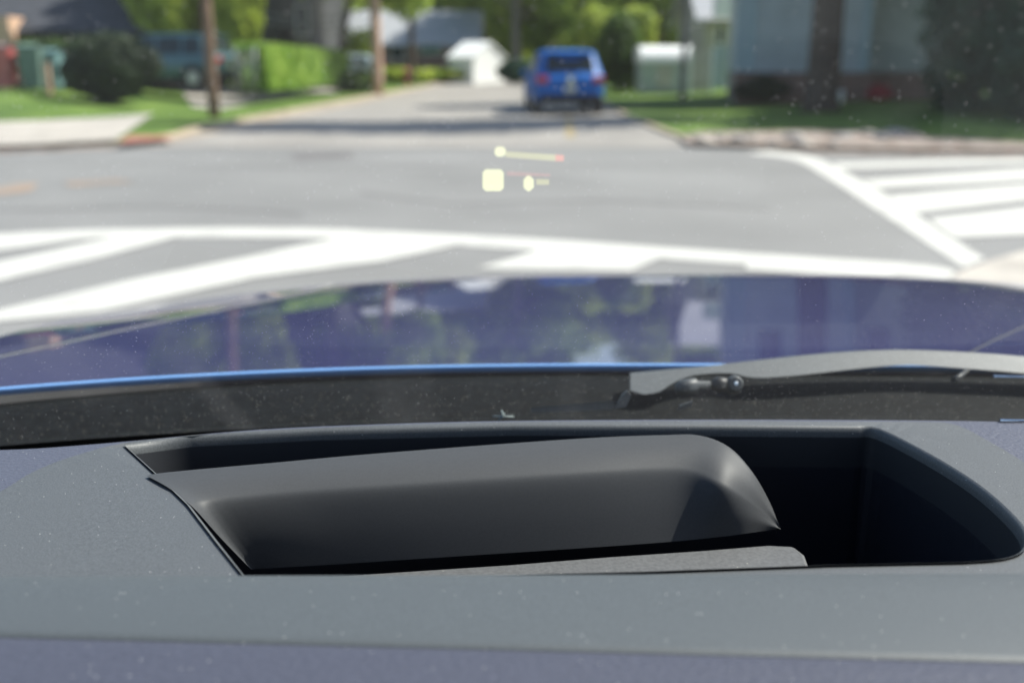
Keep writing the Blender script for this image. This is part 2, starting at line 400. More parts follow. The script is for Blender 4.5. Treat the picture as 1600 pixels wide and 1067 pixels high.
def bush(name, x, y, z0, rx, ry, h, leaf, label, group=None, n=2500, size=.13, seed=3, cat='bush'):
    rnd = random.Random(seed); t = empty(name, (x, y, z0), label, cat, group)
    bm = bmesh.new()
    for i in range(5):
        a = i*1.3; tube(bm, [(0, 0, -.05), (math.cos(a)*rx*.4, math.sin(a)*ry*.4, h*.6)], [.05, .015], 5)
    link('stem', bm, M['bark'], t)
    bl = [(0, 0, h*.5, rx*.85, ry*.85, h*.5)]
    for i in range(7):
        a = i*.9+rnd.random(); bl.append((math.cos(a)*rx*.6, math.sin(a)*ry*.6, h*rnd.uniform(.3, .75), rx*.42, ry*.42, h*.27))
    bm = bmesh.new(); leaves(bm, bl, n, size, seed=seed, gap=.05); link('foliage', bm, leaf, t)
    return t

# --- left side
bush('round_bush', XA(176, 30), 30, HL(-12, 30), 1.45, 1.3, ZA(38, 30)-.5, M['leaf_dark'], 'large dark rounded evergreen bush beside the teal vehicle', n=16000, size=.12)
bush('low_bush', XA(90, 34), 34, .55, 1.9, .8, 1.55, M['leaf_oak'], 'green bush behind the green cart, under the brown eaves', n=4000, size=.14, seed=5)
for i, (px, Y, s) in enumerate(((262, 38, 1.0), (318, 40, 1.15), (372, 39, 1.0))):
    tree('willow_tree', XA(px, Y), Y, .55, 7.5*s, .16, 2.6, 1.35*s, M['leaf_willow'], M['bark'], ['drooping yellow-green tree directly behind the teal vehicle roof', 'tallest drooping yellow-green tree, seen just left of the dark utility pole top', 'drooping yellow-green tree between the dark utility pole and dark house'][i], group='yellow-green trees behind the parked vehicle', n=11000, size=.2, seed=20+i, hang=True,
         blobs=[(0, 0, 3.2*s, 1.2*s, 1.0, 2.4*s), (.5, .2, 5.2*s, 1.15*s, 1, 2.0*s), (-.6, 0, 4.6*s, 1.1*s, .9, 2.2*s)])
tree('street_tree', XA(500, 44), 44, .5, 11, .30, 4.5, 4.2, M['leaf'], M['bark_grey'], 'tall tree with thick grey trunk at the corner of the dark house', n=8000, seed=31, size=.3)
tree('leaning_tree', XA(532, 47), 47, .5, 10, .16, 3.6, 3.2, M['leaf'], M['bark'], 'slim dark trunk leaning right beside the thick grey trunk', n=6000, seed=32, lean=1.1, size=.28)
bush('bush', XA(549, 60), 60, .4, 1.5, 1.2, ZA(46, 60)-.3, M['leaf_willow'], 'olive green bush above the pale parked car', n=3000, seed=8, size=.16)
tree('thin_tree', XA(645, 62), 62, .3, 11, .17, 6.2, 3, M['leaf_light'], M['bark'], 'thin brown trunk in front of the far brick house', n=5000, seed=33, size=.3)
tree('street_tree', XA(806, 78), 78, .1, 12, .32, 5.5, 4.4, M['leaf'], M['bark_grey'], 'brown trunk tree just right of the white gabled garage', n=8000, seed=34, size=.32)
far = [(560, 92, 12, 5, 'leaf_light'), (610, 100, 14, 6, 'leaf'), (670, 96, 13, 5.5, 'leaf'), (735, 104, 15, 6.5, 'leaf'), (790, 94, 13, 5, 'leaf_light'), (850, 90, 13, 5, 'leaf_light'),
       (905, 88, 10, 4.5, 'leaf'), (960, 72, 7.5, 3.2, 'leaf_light'), (1025, 66, 9, 3.6, 'leaf_light'), (1090, 74, 13, 5.5, 'leaf'), (450, 82, 15, 6, 'leaf'), (360, 76, 14, 6, 'leaf'), (250, 72, 13, 6, 'leaf'), (120, 70, 14, 6, 'leaf'), (-40, 66, 14, 6, 'leaf')]
flab = ['pale green tree rising over the left end of the grey roof', 'leafy tree behind the pale pinkish utility pole', 'mid green tree over the middle of the long grey roof', 'broad tree behind the right end of the grey roof', 'light green tree rising behind the white gabled garage', 'light green tree behind the parked blue car, left half', 'green tree right behind the roof of the parked blue car', 'light green tree right of the parked blue car', 'sunlit yellow-green tree left of the white shed', 'green tree above the white shed and fence',
        'tree rising behind the dark grey house', 'tree behind the drooping yellow-green trees', 'tree behind the dark roofed house, right end', 'tree behind the dark roofed house, middle', 'tree behind the dark roofed house, left end']
for i, (px, Y, h, cr, lf) in enumerate(far):
    tree('leafy_tree', XA(px, Y), Y, 0, h, .22, 1.6, cr, M[lf], M['bark'], flab[i], group='trees beyond the houses', n=6500, size=.38, seed=50+i, limbs=8)
for i, (px, Y, rx, h, lf, lab) in enumerate(((930, 50, 1.3, 3.8, 'leaf_light', 'bright green shrub directly right of the blue car'), (968, 47, 1.1, 3.4, 'leaf_oak', 'dark green shrub between two bright shrubs right of the blue car'), (988, 50, 1.2, 3.9, 'leaf_light', 'bright green shrub touching the white shed'), (805, 66, 1.2, 1.4, 'leaf_holly', 'dark low bush at the foot of the white gabled garage'),
                                 (620, 64, 2.2, .9, 'leaf_willow', 'low olive bush below the brick house'), (700, 70, 2.5, .8, 'leaf_light', 'low yellow-green hedge plant left of the white garage'), (548, 46, 1.6, .75, 'leaf_oak', 'low dark shrub below the pale parked car'))):
    bush('shrub', XA(px, Y), Y, .15, rx, rx*.8, h, M[lf], lab, group='shrubs along the street', n=3500, size=.2, seed=80+i)
# hedge
def hedge():
    Y0, Y1 = 33.5, 47; x0, x1 = XA(392, Y0), XA(527, Y1)
    t = empty('clipped_hedge', (x0, Y0, .5), 'bright lime green clipped hedge running along the pavement', 'hedge')
    bm = bmesh.new(); rnd = random.Random(4)
    L = Vector((x1-x0, Y1-Y0, 0)); d = L.normalized(); nn = Vector((d.y, -d.x, 0))
    for i in range(15000):
        s = rnd.random(); f = rnd.random(); hh = 1.35 - .1*s
        if f < .55: off = rnd.uniform(.42, .55); z = rnd.uniform(0, hh)
        elif f < .85: off = rnd.uniform(-.5, .5); z = hh+rnd.uniform(-.1, .08)
        else: off = rnd.uniform(-.5, .5); z = rnd.uniform(0, hh)
        off += .08*noise.noise(Vector((s*14, z, 3)))*2
        if rnd.random() < .3 and f >= .55 and f < .85: off = off
        p = L*s+nn*off+Vector((0, 0, z)); q = .12*rnd.uniform(.6, 1.3)
        a = Vector((rnd.gauss(0, 1), rnd.gauss(0, 1), rnd.gauss(0, 1))).normalized(); b = a.cross(Vector((rnd.gauss(0, 1), rnd.gauss(0, 1), .3))).normalized()
        poly(bm, [p+a*q*.8, p+b*q*.5, p-a*q*.8, p-b*q*.5])
    link('foliage', bm, M['leaf_lime'], t)
    for k in range(14):
        bm = bmesh.new(); p = L*((k+.5)/14); tube(bm, [p+Vector((0, 0, -.05)), p+Vector((.05, 0, 1.0))], [.04, .02], 5); link('stem', bm, M['bark'], t)
hedge()
# --- right side
tree('oak_tree', XA(1283, 26.4), 26.4, HR(8, 27), 15, .40, 6.8, 4.5, M['leaf_oak'], M['bark'], 'massive dark brown trunk standing before the blue-grey house', n=13000, size=.28, seed=40, limbs=10, gap=.3,
     blobs=[(-4.6, -.9, 9.4, 2.6, 2.0, 1.4), (-1.4, -1, 10.2, 2.8, 2.2, 1.5), (-6.2, -.6, 10.0, 1.6, 1.2, .9), (1.4, .6, 10.8, 2.3, 2.1, 1.5), (-2.8, .2, 11.8, 2.4, 1.6, 1.2), (.4, .4, 12.6, 2, 2, 1.1), (2.8, 1.4, 9.4, 2.2, 2.0, 1.4)])
tree('shade_tree', 17.5, 29, .2, 12.5, .3, 3.6, 5.0, M['leaf_oak'], M['bark'], 'shade tree at the right edge beyond the dark holly', n=9000, size=.28, seed=41, limbs=9)
tree('shade_tree', 14.4, 24.6, .2, 10.5, .26, 3.4, 4.2, M['leaf_oak'], M['bark'], 'smaller shade tree right of the dark holly cut by the photo edge', n=9000, size=.26, seed=44, limbs=8)
tree('slim_tree', XA(1066, 36), 36, HR(6, 36), 10, .10, 5.4, 2.2, M['leaf'], M['bark_grey'], 'slim straight trunk crossing in front of the white shed', n=5000, size=.2, seed=42)
def holly(px, Y, r, h, seed, lab):
    t = empty('holly_tree', (XA(px, Y), Y, .2), lab, 'tree', 'dark hollies at the right edge')
    bm = bmesh.new(); tube(bm, [(0, 0, -.1), (0, 0, h*.8)], [.14, .04], 8); link('trunk', bm, M['bark'], t)
    bl = [(0, 0, h*k, r*s, r*s, h*.16) for k, s in ((.12, .9), (.28, 1), (.45, .85), (.62, .65), (.78, .45), (.9, .25))]
    rnd = random.Random(seed)
    for _ in range(14):
        a = rnd.random()*6.28; k = rnd.uniform(.1, .7); q = r*(1.02-k*.6); bl.append((math.cos(a)*q, math.sin(a)*q, h*k, r*.3, r*.3, h*.08))
    bm = bmesh.new(); leaves(bm, bl, 9000, .13, seed=seed, gap=.15); link('crown', bm, M['leaf_holly'], t)
tree('shade_tree', 19, 36, .2, 12, .26, 3.4, 4.8, M['leaf_oak'], M['bark'], 'tall tree behind the right end of the blue-grey house', n=8000, size=.3, seed=45, limbs=8)
holly(1520, 24.5, 1.35, 6.5, 1, 'dark holly tree right of the blue-grey house')
holly(1625, 22.5, 1.2, 6.0, 2, 'dark holly tree cut by the right edge of the photo')
bush('azalea', XA(1372, 30.3), 30.3, .25, .42, .35, .5, M['flower'], 'small red flowering azalea against the brick base', n=900, size=.07, seed=9)
bush('shrub', XA(1190, 30.8), 30.8, .25, .9, .4, .75, M['leaf_dark'], 'low dark shrub against the brick base left of the big trunk', group='shrubs along the street', n=2500, size=.08, seed=95)
0 and bush('shrub', XA(1420, 30.4), 30.4, .25, .6, .4, .6, M['leaf_dark'], 'low dark shrub right of the red azalea', group='shrubs along the street', n=1800, size=.08, seed=96)
# rocks on the verge
rnd = random.Random(12)
RK = (1100, 1128, 1153, 1182, 1210, 1241, 1266, 1296, 1322, 1351, 1379, 1406)
for i, px in enumerate(RK):
    p = onz(px+rnd.uniform(-9, 9), rnd.uniform(208, 227), .08); bm = bmesh.new(); bmesh.ops.create_icosphere(bm, subdivisions=2, radius=.11*rnd.uniform(.6, 1.5))
    for v in bm.verts: v.co += v.co.normalized()*noise.noise(v.co*6+Vector((i, 0, 0)))*.08; v.co.z *= .5; v.co.x *= 1.5
    o = link('rock', bm, M['rock'] if i % 3 else M['concrete'], smooth=True); o.location = (p.x, p.y, HR(p.x, p.y)+.04); o.rotation_euler.z = rnd.random()*3
    w_ = ['leftmost', 'second', 'third', 'fourth', 'fifth', 'sixth', 'seventh', 'eighth', 'ninth', 'tenth', 'eleventh', 'rightmost'][i]
    setp(o, f'{w_} grey stone from the left in the row on the dirt verge' if 0 < i < 11 else f'{w_} grey stone in the row on the dirt verge', 'rock', 'stones on the dirt verge')

# ================================================================== BUILDINGS
def house(name, x0, x1, y0, y1, zb, ze, zr, wallm, roofm, label, ridge='x', over=.4, cat='house'):
    t = empty(name, ((x0+x1)/2, y0, zb), label, cat); ox, oy, oz = t.location
    def P(x, y, z): return (x-ox, y-oy, z-oz)
    bm = bmesh.new(); 
    a = [P(x0, y0, zb-.4), P(x1, y0, zb-.4), P(x1, y1, zb-.4), P(x0, y1, zb-.4)]; b = [P(x0, y0, ze), P(x1, y0, ze), P(x1, y1, ze), P(x0, y1, ze)]
    loft(bm, [a, b], closed=True, smooth=False)
    if ridge == 'y':
        xm = (x0+x1)/2; poly(bm, [b[0], b[1], P(xm, y0, zr-.02)]); poly(bm, [b[2], b[3], P(xm, y1, zr-.02)])
    else:
        ym = (y0+y1)/2; poly(bm, [b[1], b[2], P(x1, ym, zr-.02)]); poly(bm, [b[3], b[0], P(x0, ym, zr-.02)])
    link('wall', bm, wallm, t)
    bm = bmesh.new(); th = .14
    if ridge == 'y':
        xm = (x0+x1)/2; sl = (zr-ze)/(xm-x0); zo = ze-over*sl
        sec = [(x0-over, zo), (xm, zr), (x1+over, zo), (x1+over, zo+th), (xm, zr+th), (x0-over, zo+th)]
        loft(bm, [[P(x, y0-over, z) for x, z in sec], [P(x, y1+over, z) for x, z in sec]], closed=True, smooth=False)
        for y in (y0-over, y1+over): poly(bm, [P(x, y, z) for x, z in (sec[0], sec[1], sec[4], sec[5])]); poly(bm, [P(x, y, z) for x, z in (sec[1], sec[2], sec[3], sec[4])])
    else:
        ym = (y0+y1)/2; sl = (zr-ze)/(ym-y0); zo = ze-over*sl
        sec = [(y0-over, zo), (ym, zr), (y1+over, zo), (y1+over, zo+th), (ym, zr+th), (y0-over, zo+th)]
        loft(bm, [[P(x0-over, y, z) for y, z in sec], [P(x1+over, y, z) for y, z in sec]], closed=True, smooth=False)
        for x in (x0-over, x1+over): poly(bm, [P(x, y, z) for y, z in (sec[0], sec[1], sec[4], sec[5])]); poly(bm, [P(x, y, z) for y, z in (sec[1], sec[2], sec[3], sec[4])])
    link('roof', bm, roofm, t)
    def win(xa, xb, za, zb_, gm=M['glass'], fm=M['white'], nm='window', fw=.07):
        bm = bmesh.new(); box(bm, xa-ox-fw, xb-ox+fw, -.05, -.003, za-oz-fw, za-oz); box(bm, xa-ox-fw, xb-ox+fw, -.05, -.003, zb_-oz, zb_-oz+fw)
        box(bm, xa-ox-fw, xa-ox, -.05, -.003, za-oz, zb_-oz); box(bm, xb-ox, xb-ox+fw, -.05, -.003, za-oz, zb_-oz)
        w_ = link(nm, bm, fm, t)
        bm = bmesh.new(); box(bm, xa-ox, xb-ox, -.02, -.004, za-oz, zb_-oz); link('pane' if nm == 'window' else 'panel', bm, gm, w_)
    return t, win
# left dark-roofed house
Y = 38
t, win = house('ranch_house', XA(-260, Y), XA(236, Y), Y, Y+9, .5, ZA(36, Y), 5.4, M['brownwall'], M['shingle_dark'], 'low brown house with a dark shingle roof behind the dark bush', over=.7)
win(XA(120, Y), XA(160, Y), 1.2, 2.3); win(XA(60, Y), XA(90, Y), 1.2, 2.3); win(XA(-120, Y), XA(-70, Y), 1.2, 2.3)
bm = bmesh.new(); o = t.location; box(bm, XA(-14, 36.8)-o.x, XA(27, 36.8)-o.x, -1.2, -.06, -.4, ZA(26, 36.8)-o.z); link('entrance_wall', bm, M['peach'], t)
# dark house in the middle left
Y = 50
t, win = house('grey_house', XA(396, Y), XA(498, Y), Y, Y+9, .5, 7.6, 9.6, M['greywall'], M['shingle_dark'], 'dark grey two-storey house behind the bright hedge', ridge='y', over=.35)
win(XA(406, Y), XA(440, Y), 1.2, ZA(36, Y), M['greywall'], M['greywall'], 'garage_door'); win(XA(446, Y), XA(458, Y), .7, ZA(45, Y), M['door'], M['door'], 'door'); win(XA(470, Y), XA(485, Y), 2.6, 3.9); win(XA(402, Y), XA(436, Y), 5.4, 7.0, M['curtain']); win(XA(452, Y), XA(490, Y), 5.4, 7.0, M['curtain'])
# far long house
Y = 76
t, win = house('brick_house', XA(548, Y), XA(742, Y), Y, Y+9, .2, ZA(68, Y), ZA(20, Y+4.5), M['brick'], M['shingle'], 'long low brick house with a pale grey roof at the street bend', over=.5)
win(XA(657, Y), XA(690, Y), ZA(84, Y), ZA(70, Y)-.15, M['tealglass']); win(XA(612, Y), XA(632, Y), ZA(92, Y), ZA(74, Y)); win(XA(706, Y), XA(722, Y), ZA(95, Y), ZA(74, Y))
# white gable building, turned to the sun
Y = 70; x0 = XA(727, Y); x1 = XA(803, Y)
t, win = house('white_garage', -2.0, 2.0, 0, 1.9, 0, 1.45, 2.4, M['white'], M['white'], 'bright white garage with a gabled end beside the brick house', ridge='y', over=.12)
t.location = ((x0+x1)/2, Y, .15); t.rotation_euler.z = R(60)
# white shed + fence at right
Y = 44; z0 = .28
t = empty('white_shed', (XA(1002, Y), Y, z0), 'small pale shed with a sloping bright white roof, left of the slim trunk', 'shed')
W = XA(1078, Y)-XA(1002, Y); hs = ZA(98, Y)-z0; ht = ZA(72, Y)-z0
bm = bmesh.new(); box(bm, 0, W, 0, 2.2, -.15, hs); link('wall', bm, M['sage'], t)
bm = bmesh.new(); rows = []
for k in range(9):
    a = math.pi/2*k/8; rows.append([(-.08, -.12+.9*(1-math.cos(a)), hs+(ht-hs)*math.sin(a)), (W+.08, -.12+.9*(1-math.cos(a)), hs+(ht-hs)*math.sin(a))])
rows.append([(-.08, 2.3, ht), (W+.08, 2.3, ht)]); rows.append([(-.08, 2.3, hs), (W+.08, 2.3, hs)]); rows.append([(-.08, -.12, hs), (W+.08, -.12, hs)])
loft(bm, rows, smooth=False)
for j, f in ((0, 1), (1, -1)): poly(bm, [r[j] for r in rows[:-1]][::f])
link('roof', bm, M['white'], t)
bm = bmesh.new(); box(bm, W*.3, W*.62, -.04, -.003, .05, hs-.15); d = link('door', bm, M['cream'], t)
bm = bmesh.new(); box(bm, W*.56, W*.58, -.07, -.041, .6, .72); link('handle', bm, M['wire'], d)
t = empty('panel_fence', (XA(1078, 43), 43, z0), 'pale grey-white board fence between the slim trunk and blue-grey house', 'fence')
W = XA(1112, 43)-XA(1078, 43); bm = bmesh.new(); n_ = 9
for k in range(n_): box(bm, W*k/n_+.01, W*(k+1)/n_-.01, 0, .03, -.1, ZA(80, 43)-z0)
box(bm, 0, W, .032, .07, .3, .4); box(bm, 0, W, .032, .07, 1.1, 1.2); link('boards', bm, M['cream'], t)
for k in (0, 1): bm = bmesh.new(); box(bm, W*k-.05, W*k+.05, -.02, .10, -.2, ZA(76, 43)-z0); link('post', bm, M['white'], t)
t = empty('fence_gate', (XA(1113, 42.5), 42.5, z0), 'pale blue-grey gate against the corner of the blue-grey house', 'gate')
W = XA(1143, 42.5)-XA(1113, 42.5); bm = bmesh.new()
for k in range(5): box(bm, W*k/5+.01, W*(k+1)/5-.01, 0, .03, .04, ZA(72, 42.5)-z0)
link('boards', bm, M['trimblue'], t); 
for z_ in (.3, 1.3): bm = bmesh.new(); box(bm, .03, W-.03, .032, .06, z_, z_+.12); link('rail', bm, M['trimblue'], t)
Y = 50
t, win = house('white_house', XA(1098, Y), XA(1230, Y), Y, Y+8, .2, ZA(24, Y), 6.0, M['cream'], M['shingle'], 'cream house with a white bay seen above the pale fence', over=.55)
win(XA(1117, Y), XA(1126, Y), ZA(68, Y), ZA(42, Y)); 
bm = bmesh.new(); o = t.location; box(bm, XA(1113, 48.5)-o.x, XA(1152, 48.5)-o.x, -1.5, -.6, ZA(27, 48.5)-o.z, ZA(27, 48.5)-o.z+.9); link('bay', bm, M['white'], t)
# right house
Y = 31.5; z0 = .25
t = empty('blue_grey_house', (XA(1148, Y), Y, z0), 'blue-grey clapboard house with brick base behind the massive trunk', 'house'); ox = t.location.x
zt = ZA(112, Y)-z0
bm = bmesh.new(); box(bm, 0, XA(1350, Y)-ox, 0, 9, -.3, zt-.03); box(bm, XA(1350, Y)-ox+.002, XA(1470, Y)-ox, .8, 9, -.3, zt-.03); link('brick_base', bm, M['brick'], t)
bm = bmesh.new(); box(bm, -.03, XA(1342, Y)-ox, -.04, 9, zt-.03, 5.8); link('wall', bm, M['bluesiding'], t)
bm = bmesh.new(); box(bm, XA(1342, Y)-ox+.004, XA(1470, Y)-ox, .76, 9, zt-.03, 5.8); link('wall', bm, M['greensiding'], t)
for pa, pb_, yy in ((1146, 1156, -.07), (1160, 1174, -.07), (1330, 1343, -.07), (1455, 1472, .7)):
    bm = bmesh.new(); box(bm, XA(pa, Y)-ox-.02, XA(pb_, Y)-ox, yy, yy+.028, zt, 5.78); link('corner_board', bm, M['trimblue'], t)
bm = bmesh.new(); xr = XA(1470, Y)-ox; loft(bm, [[(-.5, -.6, 5.8), (-.5, 4.5, 8.2), (-.5, 9.6, 5.8)], [(xr+.5, -.6, 5.8), (xr+.5, 4.5, 8.2), (xr+.5, 9.6, 5.8)]], smooth=False)
poly(bm, [(-.5, -.6, 5.801), (xr+.5, -.6, 5.801), (xr+.5, 9.6, 5.801), (-.5, 9.6, 5.801)]); link('roof', bm, M['shingle_dark'], t)
def hwin(xa, xb, za, zb_, y):
    bm = bmesh.new(); fw = .08
    for q in ((xa-fw, xb+fw, za-fw, za), (xa-fw, xb+fw, zb_, zb_+fw), (xa-fw, xa, za, zb_), (xb, xb+fw, za, zb_)): box(bm, q[0], q[1], y-.05, y-.002, q[2], q[3])
    w_ = link('window', bm, M['trimblue'], t); bm = bmesh.new(); box(bm, xa, xb, y-.02, y-.003, za, zb_); link('pane', bm, M['glass'], w_)
t.rotation_euler.z = R(-10)
hwin(.9, 1.6, 3.2, 4.6, -.04); hwin(XA(1370, Y)-ox, XA(1405, Y)-ox, 3.1, 4.4, .76)
# small white meter/pail by the big trunk
t = empty('pail', (XA(1310, 29.5), 29.5, .25), 'small white pail at the foot of the massive trunk', 'pail')
bm = bmesh.new(); tube(bm, [(0, 0, 0), (0, 0, .34)], [.12, .15], 14); link('bucket', bm, M['white'], t)
bm = bmesh.new(); tube(bm, [(-.15, 0, .32), (-.1, 0, .45), (0, 0, .5), (.1, 0, .45), (.15, 0, .32)], .008, 6); link('handle', bm, M['wire'], t)

# ================================================================== STREET FURNITURE
def pole(px, Y, z0, r, h, m, label):
    t = empty('utility_pole', (XA(px, Y), Y, z0), label, 'utility pole', 'utility poles on the left verge')
    bm = bmesh.new(); tube(bm, [(0, 0, -.2), (0, 0, .6), (0, 0, h)], [r, r*.97, r*.7], 16); link('post', bm, m, t)
    bm = bmesh.new(); box(bm, -1.1, 1.1, -.06, .06, h-.7, h-.58); link('crossarm', bm, m, t)
    for x in (-.95, -.4, .4, .95):
        bm = bmesh.new(); tube(bm, [(x, 0, h-.57), (x, 0, h-.48), (x, 0, h-.42)], [.03, .05, .03], 8); link('insulator', bm, M['binteal'], t)
    return t
pole(334, 25.2, .14, .14, 9.5, M['pole'], 'dark brown utility pole on the grass verge by the corner')
pole(590, 44, .14, .24, 10, M['pole_pale'], 'pale pinkish utility pole farther up the street')
def cable(px0, py0, Y0, px1, py1, Y1, sag, label):
    a = atY(px0, py0, Y0); b = atY(px1, py1, Y1); bm = bmesh.new(); pts = []
    for k in range(13): s = k/12; p = a.lerp(b, s); p.z -= sag*4*s*(1-s); pts.append(p)
    tube(bm, pts, .025, 6); setp(link('cable', bm, M['chain']), label, 'cable', 'service cables')
cable(396, 16, 49.8, 590, 8, 44, .5, 'upper service cable sagging from the dark house to the pale pole')
cable(396, 30, 49.8, 590, 30, 44, .35, 'lower service cable sagging from the dark house to the pale pole')
# signs/plants: red hydrant
p = onz(636, 131, .14)
t = empty('fire_hydrant', (p.x, p.y, .13), 'red fire hydrant on the left verge right of the pale pole', 'hydrant')
bm = bmesh.new(); tube(bm, [(0, 0, 0), (0, 0, .06), (0, 0, .07), (0, 0, .62), (0, 0, .64), (0, 0, .70), (0, 0, .84), (0, 0, .92)], [.2, .2, .14, .14, .18, .18, .12, .03], 14); link('barrel', bm, M['red'], t)
for s in (-1, 1):
    bm = bmesh.new(); tube(bm, [(s*.12, 0, .45), (s*.24, 0, .45)], .07, 10); link('outlet', bm, M['red'], t)
bm = bmesh.new(); tube(bm, [(0, -.12, .42), (0, -.25, .42)], .09, 10); link('outlet', bm, M['red'], t)
# wheelie bins
def cart(px0, px1, pyt, Y, z0, body, lid, label, post=False):
    x0, x1 = XA(px0, Y), XA(px1, Y); W = x1-x0; h = ZA(pyt, Y)-z0
    t = empty('refuse_cart', ((x0+x1)/2, Y, z0), label, 'refuse cart', 'carts on the lawn edge')
    bm = bmesh.new(); loft(bm, [[(-W*.36, -.2, .10), (W*.36, -.2, .10), (W*.36, .2, .10), (-W*.36, .2, .10)], [(-W*.47, -.3, h-.1), (W*.47, -.3, h-.1), (W*.47, .3, h-.1), (-W*.47, .3, h-.1)]], closed=True, smooth=False)
    poly(bm, [(-W*.36, -.2, .10), (-W*.36, .2, .10), (W*.36, .2, .10), (W*.36, -.2, .10)]); link('body', bm, body, t, bevel=.03)
    bm = bmesh.new(); loft(bm, [[(-W*.5, -.34, h-.1), (-W*.5, -.34, h-.05), (-W*.42, -.2, h), (-W*.42, .3, h+.03), (-W*.5, .36, h-.1)], [(W*.5, -.34, h-.1), (W*.5, -.34, h-.05), (W*.42, -.2, h), (W*.42, .3, h+.03), (W*.5, .36, h-.1)]], smooth=False)
    link('lid', bm, lid, t)
    for s in (-1, 1):
        bm = bmesh.new(); tube(bm, [(s*W*.38, .22, .13), (s*W*.48, .22, .13)], .13, 14); link('wheel', bm, M['rubber'], t)
cart(-14, 30, 70, 31.5, .52, M['red'], M['binlid'], 'red refuse cart at the left edge of the photo')
cart(38, 76, 70, 31.5, .52, M['bingreen'], M['bingreen'], 'dark green refuse cart between the red cart and teal cart')
cart(78, 102, 78, 31.9, .52, M['binteal'], M['binteal'], 'pale teal cart closest to the dark bush')
t = empty('wooden_post', (XA(78, 31), 31, .5), 'pale wooden post in front of the green and teal carts', 'post')
bm = bmesh.new(); box(bm, -.07, .07, -.07, .07, -.2, ZA(100, 31)-.5); link('post', bm, M['pole_pale'], t, bevel=.01)
bm = bmesh.new(); box(bm, -.1, .1, -.1, .1, ZA(100, 31)-.5, ZA(98, 31)-.5); link('cap', bm, M['pole_pale'], t)
# chain-link fence beside the hedge
t = empty('chain_link_fence', (XA(372, 33), 33, .5), 'grey chain-link fence section between the teal vehicle and the hedge', 'fence')
W = XA(402, 33)-XA(372, 33); bm = bmesh.new()
for k in range(9): tube(bm, [(W*k/8, 0, 0), (W*(k+1)/8 if k < 8 else W, 0, 1.15)], .006, 4); tube(bm, [(W*k/8, 0, 1.15), (min(W, W*(k+1)/8), 0, 0)], .006, 4)
link('mesh', bm, M['chain'], t)
for k in (0, 1): bm = bmesh.new(); tube(bm, [(W*k, 0, -.1), (W*k, 0, 1.3)], .035, 8); link('post', bm, M['chain'], t)
bm = bmesh.new(); tube(bm, [(0, 0, 1.2), (W, 0, 1.2)], .025, 8); link('rail', bm, M['chain'], t)

